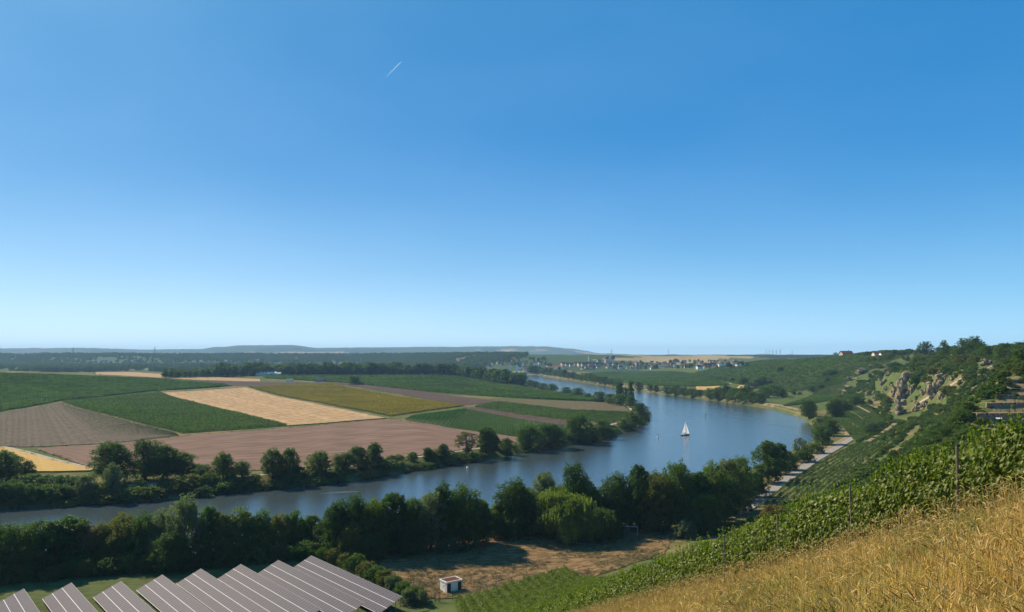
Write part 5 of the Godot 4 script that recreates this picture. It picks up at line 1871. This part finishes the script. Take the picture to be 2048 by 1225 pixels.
func town(corners: Array, count: int, sizes: Vector2, label: String, group: String, trees: int, tree_label: String) -> void:
	for i in count:
		var u := rng.randf()
		var p: Vector2 = corners[0].lerp(corners[1], u).lerp(corners[3].lerp(corners[2], u), rng.randf())
		var w: Material = [M.white, M.white, M.cream, M.cream, M.ochre][rng.randi() % 5]
		var r: Material = [M.roof_red, M.roof_brown, M.roof_brown, M.roof_grey][rng.randi() % 4]
		var wall_word: String = "white" if w == M.white else ("cream" if w == M.cream else "ochre")
		var roof_word: String = "red" if r == M.roof_red else ("brown" if r == M.roof_brown else "grey")
		house(seen(p.x, p.y), rng.randf_range(sizes.x, sizes.y), "%s house with %s roof %s" % [wall_word, roof_word, label], group, w, r, rng.randf() * 3.0)
	for i in trees:
		var u := rng.randf()
		var p: Vector2 = corners[0].lerp(corners[1], u).lerp(corners[3].lerp(corners[2], u), rng.randf())
		var tall := rng.randf_range(7, 14)
		tree("town_tree", "far", ["round", "oval", "round"][rng.randi() % 3], seen(p.x, p.y), tall, tall * rng.randf_range(0.7, 1.0), M[["leaf_dark", "leaf_mid"][rng.randi() % 2]], tree_label, "tree", group + ", trees")

func towns() -> void:
	rng.seed = 88
	for d in [[10, 8, 5.5, 4], [12, 9, 6, 4.5], [9, 8, 5, 4], [14, 9, 6.5, 4.5]]: house_kinds.append(house_mesh(d[0], d[1], d[2], d[3]))
	town(P([1160, 741, 1500, 738, 1470, 724, 1190, 726]), 150, Vector2(0.6, 1.0), "in the town beyond the river", "houses of the town", 95, "tree between the houses of the town")
	town(P([925, 730, 1095, 733, 1090, 720, 935, 719]), 46, Vector2(0.6, 0.95), "in the village on the far hillside", "houses of the hillside village", 70, "tree around the village on the far hillside")
	town(P([1036, 745, 1150, 749, 1120, 736, 1036, 738]), 22, Vector2(1.0, 1.5), "by the river near the lock", "houses near the lock", 18, "tree between the houses near the lock")
	town(P([120, 729, 520, 731, 520, 724, 140, 725]), 40, Vector2(0.8, 1.3), "far off behind the belt of wood", "houses far behind the wood", 60, "distant tree among far houses behind the wood")
	for i in 9:
		house(seen(1126 + i * 8.5, 732 + (i % 3)), 1.3, "tall pale old house in the row above the river", "row of tall old houses above the river", [M.cream, M.ochre][i % 2], M.roof_brown, rng.randf() * 0.4)
	# church
	var at := seen(1219, 726)
	var o := thing("church", at, "large pale church with rounded dark roof above the town", "church")
	var b := Build.new()
	b.cube(Vector3(0, 6, 0), Vector3(30, 14, 14))
	part(o, "nave", b.mesh(M.cream))
	b = Build.new()
	b.tube([Vector3(-9, 12, 0), Vector3(-9, 16, 0), Vector3(-9, 20, 0), Vector3(-9, 23, 0)], [8.5, 8.2, 6, 1], 12)
	b.tube([Vector3(10, 12, 0), Vector3(10, 18, 0), Vector3(10, 23, 0), Vector3(10, 27, 0)], [9, 8.6, 6, 1], 12)
	part(o, "roof", b.mesh(M.roof_grey))
	b = Build.new()
	b.tube([Vector3(-70, -2, 0), Vector3(-70, 16, 0), Vector3(-70, 24, 0)], [3, 2.8, 0.3], 8)
	part(o, "spire", b.mesh(M.cream))
	# lock across the end of the reach
	var lk := seen_at(1040, 752.5, 1.0)
	var l := thing("river_lock", lk, "pale lock with towers and low bridge at the end of the reach", "lock")
	b = Build.new()
	b.cube(Vector3(35, 2.6, 0), Vector3(95, 1.6, 6))
	part(l, "bridge_deck", b.mesh(M.white))
	for x in [-38.0, -8.0, 20.0, 42.0, 66.0]:
		b = Build.new()
		b.cube(Vector3(x, 0.8, 0), Vector3(3.0, 4.2, 7))
		part(l, "pier", b.mesh(M.cream))
	for x in [-85.0, -26.0, -8.0]:
		b = Build.new()
		b.cube(Vector3(x, 12, 2), Vector3(3.4, 28, 4))
		b.cube(Vector3(x, 26, 2), Vector3(4.4, 1.5, 5))
		part(l, "tower", b.mesh(M.white))

func farms() -> void:
	rng.seed = 66
	var at := seen(538, 752)
	var m := pixel_size(at)
	var o := thing("farm_hall", at, "long pale arched farm hall in front of the wood", "barn", "", 0.1)
	var b := Build.new()
	var n := 10
	for i in n:
		var t0 := PI * i / n
		var t1 := PI * (i + 1) / n
		for k in 6:
			var x0 := lerpf(-24, 24, k / 6.0) * m
			var x1 := lerpf(-24, 24, (k + 1) / 6.0) * m
			b.quad(Vector3(x0, sin(t0) * 7 * m, cos(t0) * 12), Vector3(x1, sin(t0) * 7 * m, cos(t0) * 12), Vector3(x1, sin(t1) * 7 * m, cos(t1) * 12), Vector3(x0, sin(t1) * 7 * m, cos(t1) * 12))
	part(o, "vaulted_roof", b.mesh(M.hall))
	for s in [-1.0, 1.0]:
		b = Build.new()
		for i in n: b.tri(Vector3(s * 23.8 * m, 0, 0), Vector3(s * 23.8 * m, sin(PI * i / n) * 7 * m, cos(PI * i / n) * 12), Vector3(s * 23.8 * m, sin(PI * (i + 1) / n) * 7 * m, cos(PI * (i + 1) / n) * 12))
		part(o, "gable", b.mesh(M.white))
	b = Build.new()
	b.cube(Vector3(6 * m, 1.6, 11.6), Vector3(4, 3.2, 1.4))
	part(o, "gate", b.mesh(M.black))
	for i in 5:
		b = Build.new()
		b.box(Transform3D(Basis(Vector3.RIGHT, 0.35), Vector3((-15 + i * 7.0) * m, 7.0 * m + 0.02, 4.4)), Vector3(4.5 * m, 0.12, 4.5))
		part(o, "roof_light", b.mesh(M.white))
	at = seen(579, 763)
	o = thing("box_trailer", at, "small white box trailer parked above the dark ploughed strip", "trailer")
	b = Build.new()
	b.cube(Vector3(0, 2.1, 0), Vector3(12 * m, 3.0, 3))
	part(o, "box", b.mesh(M.white))
	for x in [-4.0, 3.0, 4.5]:
		b = Build.new()
		b.tube([Vector3(x, 0.5, -1.4), Vector3(x, 0.5, 1.4)], [0.5, 0.5], 10)
		part(o, "axle", b.mesh(M.black))
	at = seen(640, 764)
	house_kinds.append(house_mesh(14, 8, 2.8, 3))
	house(at, 1.0, "low grey shed beside the single clump of trees", "", M.steel, M.roof_grey, 0.1, "shed")
	# tractor on the headland
	at = seen(461, 773)
	o = thing("tractor", at, "small pale tractor with cab at the vineyard corner", "tractor", "", 0.3)
	b = Build.new()
	b.cube(Vector3(1.0, 1.3, 0), Vector3(2.2, 0.9, 1.0)); b.cube(Vector3(-0.6, 1.1, 0), Vector3(1.4, 0.6, 1.2))
	part(o, "body", b.mesh(M.steel))
	b = Build.new()
	b.cube(Vector3(-0.7, 2.2, 0), Vector3(1.5, 1.5, 1.4)); b.cube(Vector3(-0.7, 3.0, 0), Vector3(1.7, 0.15, 1.6))
	part(o, "cab", b.mesh(M.white))
	for g in [[-0.9, 0.85], [1.6, 0.55]]:
		for s in [-0.9, 0.9]:
			b = Build.new()
			b.tube([Vector3(g[0], g[1], s - 0.22), Vector3(g[0], g[1], s + 0.22)], [g[1], g[1]], 14)
			part(o, "wheel", b.mesh(M.black))
	# farmsteads on the skyline
	for g in [[1693, 712, 1.3, "long farmhouse with red roof alone on the skyline", "roof_red", "ochre"], [1755, 712, 0.9, "red roofed farmhouse among trees on the skyline", "roof_red", "cream"], [1768, 712, 0.8, "low white shed among trees on the skyline", "roof_grey", "white"]]:
		house(seen(g[0], g[1]), g[2], g[3], "", M[g[5]], M[g[4]], 0.15, "farmhouse", house_kinds.size() - 1)
	for t in [[1672, 712, 705, 10], [1684, 712, 702, 10], [1735, 712, 703, 22], [1748, 712, 702, 20], [1776, 711, 700, 20], [1790, 710, 699, 18], [1720, 712, 706, 12], [1560, 743, 734, 12]]: tree_seen(t[0], t[1], t[2], t[3], "round", "leaf_dark", "farm_tree", "far", "dark tree beside the farmsteads on the skyline", "trees by the skyline farms")

func sky_and_pylons() -> void:
	rng.seed = 12
	var b := Build.new()
	for s in [[-1, -1], [1, -1], [1, 1], [-1, 1]]: b.bar(Vector3(s[0] * 4.0, -1, s[1] * 4.0), Vector3(s[0] * 0.6, 44, s[1] * 0.6), 0.45, 4)
	for i in 6:
		var y := 4.0 + i * 7.0
		var r := lerpf(4.0, 0.6, y / 44.0)
		var r2 := lerpf(4.0, 0.6, (y + 7.0) / 44.0)
		for s in [-1.0, 1.0]: b.bar(Vector3(-s * r, y, r), Vector3(s * r2, y + 7, r2), 0.2, 3)
	var lattice := b.mesh(M.steel)
	b = Build.new()
	for y in [[30.0, 11.0], [37.0, 8.0], [44.0, 4.0]]: b.bar(Vector3(-y[1], y[0], 0), Vector3(y[1], y[0], 0), 0.4, 4)
	var arms := b.mesh(M.steel)
	for g in [[86, 6400], [147, 4050], [192, 6000], [310, 4300], [1532, 6000], [1538, 6500], [1545, 5800], [1552, 6300], [1560, 5700], [1584, 6600], [1223, 5600], [1337, 6200]]:
		var x: float = (g[0] - 1024.0) / FOCAL * g[1]
		var o := thing("power_pylon", spot(x, g[1]), "slender lattice power pylon on the far %s horizon" % ("plateau behind the wood" if g[0] < 400 else "plain behind the town"), "pylon", "power pylons on the plateau" if g[0] < 400 else "power pylons behind the town", rng.randf() * 0.6)
		part(o, "lattice", lattice)
		part(o, "crossarms", arms)
	# vapour trail
	var from := Vector3(0, EYE, 0) + ray(802, 124) * 26000.0
	var to := Vector3(0, EYE, 0) + ray(771, 155) * 27500.0
	var o := thing("vapour_trail_cloud", from, "short white vapour trail slanting across the blue sky", "vapour trail")
	var n := 14
	for i in n:
		var t0 := float(i) / n
		var t1 := float(i + 1) / n
		var m := plain(0.9, 0.9, 0.9, 1.0, 0.0)
		m.transparency = BaseMaterial3D.TRANSPARENCY_ALPHA
		m.albedo_color.a = 0.42 * pow(1.0 - t0, 1.3) + 0.015
		var s := Build.new()
		s.tube([(to - from) * t0, (to - from) * t1], [lerpf(7, 22, t0), lerpf(7, 22, t1)], 8)
		part(o, "puff", s.mesh(m))
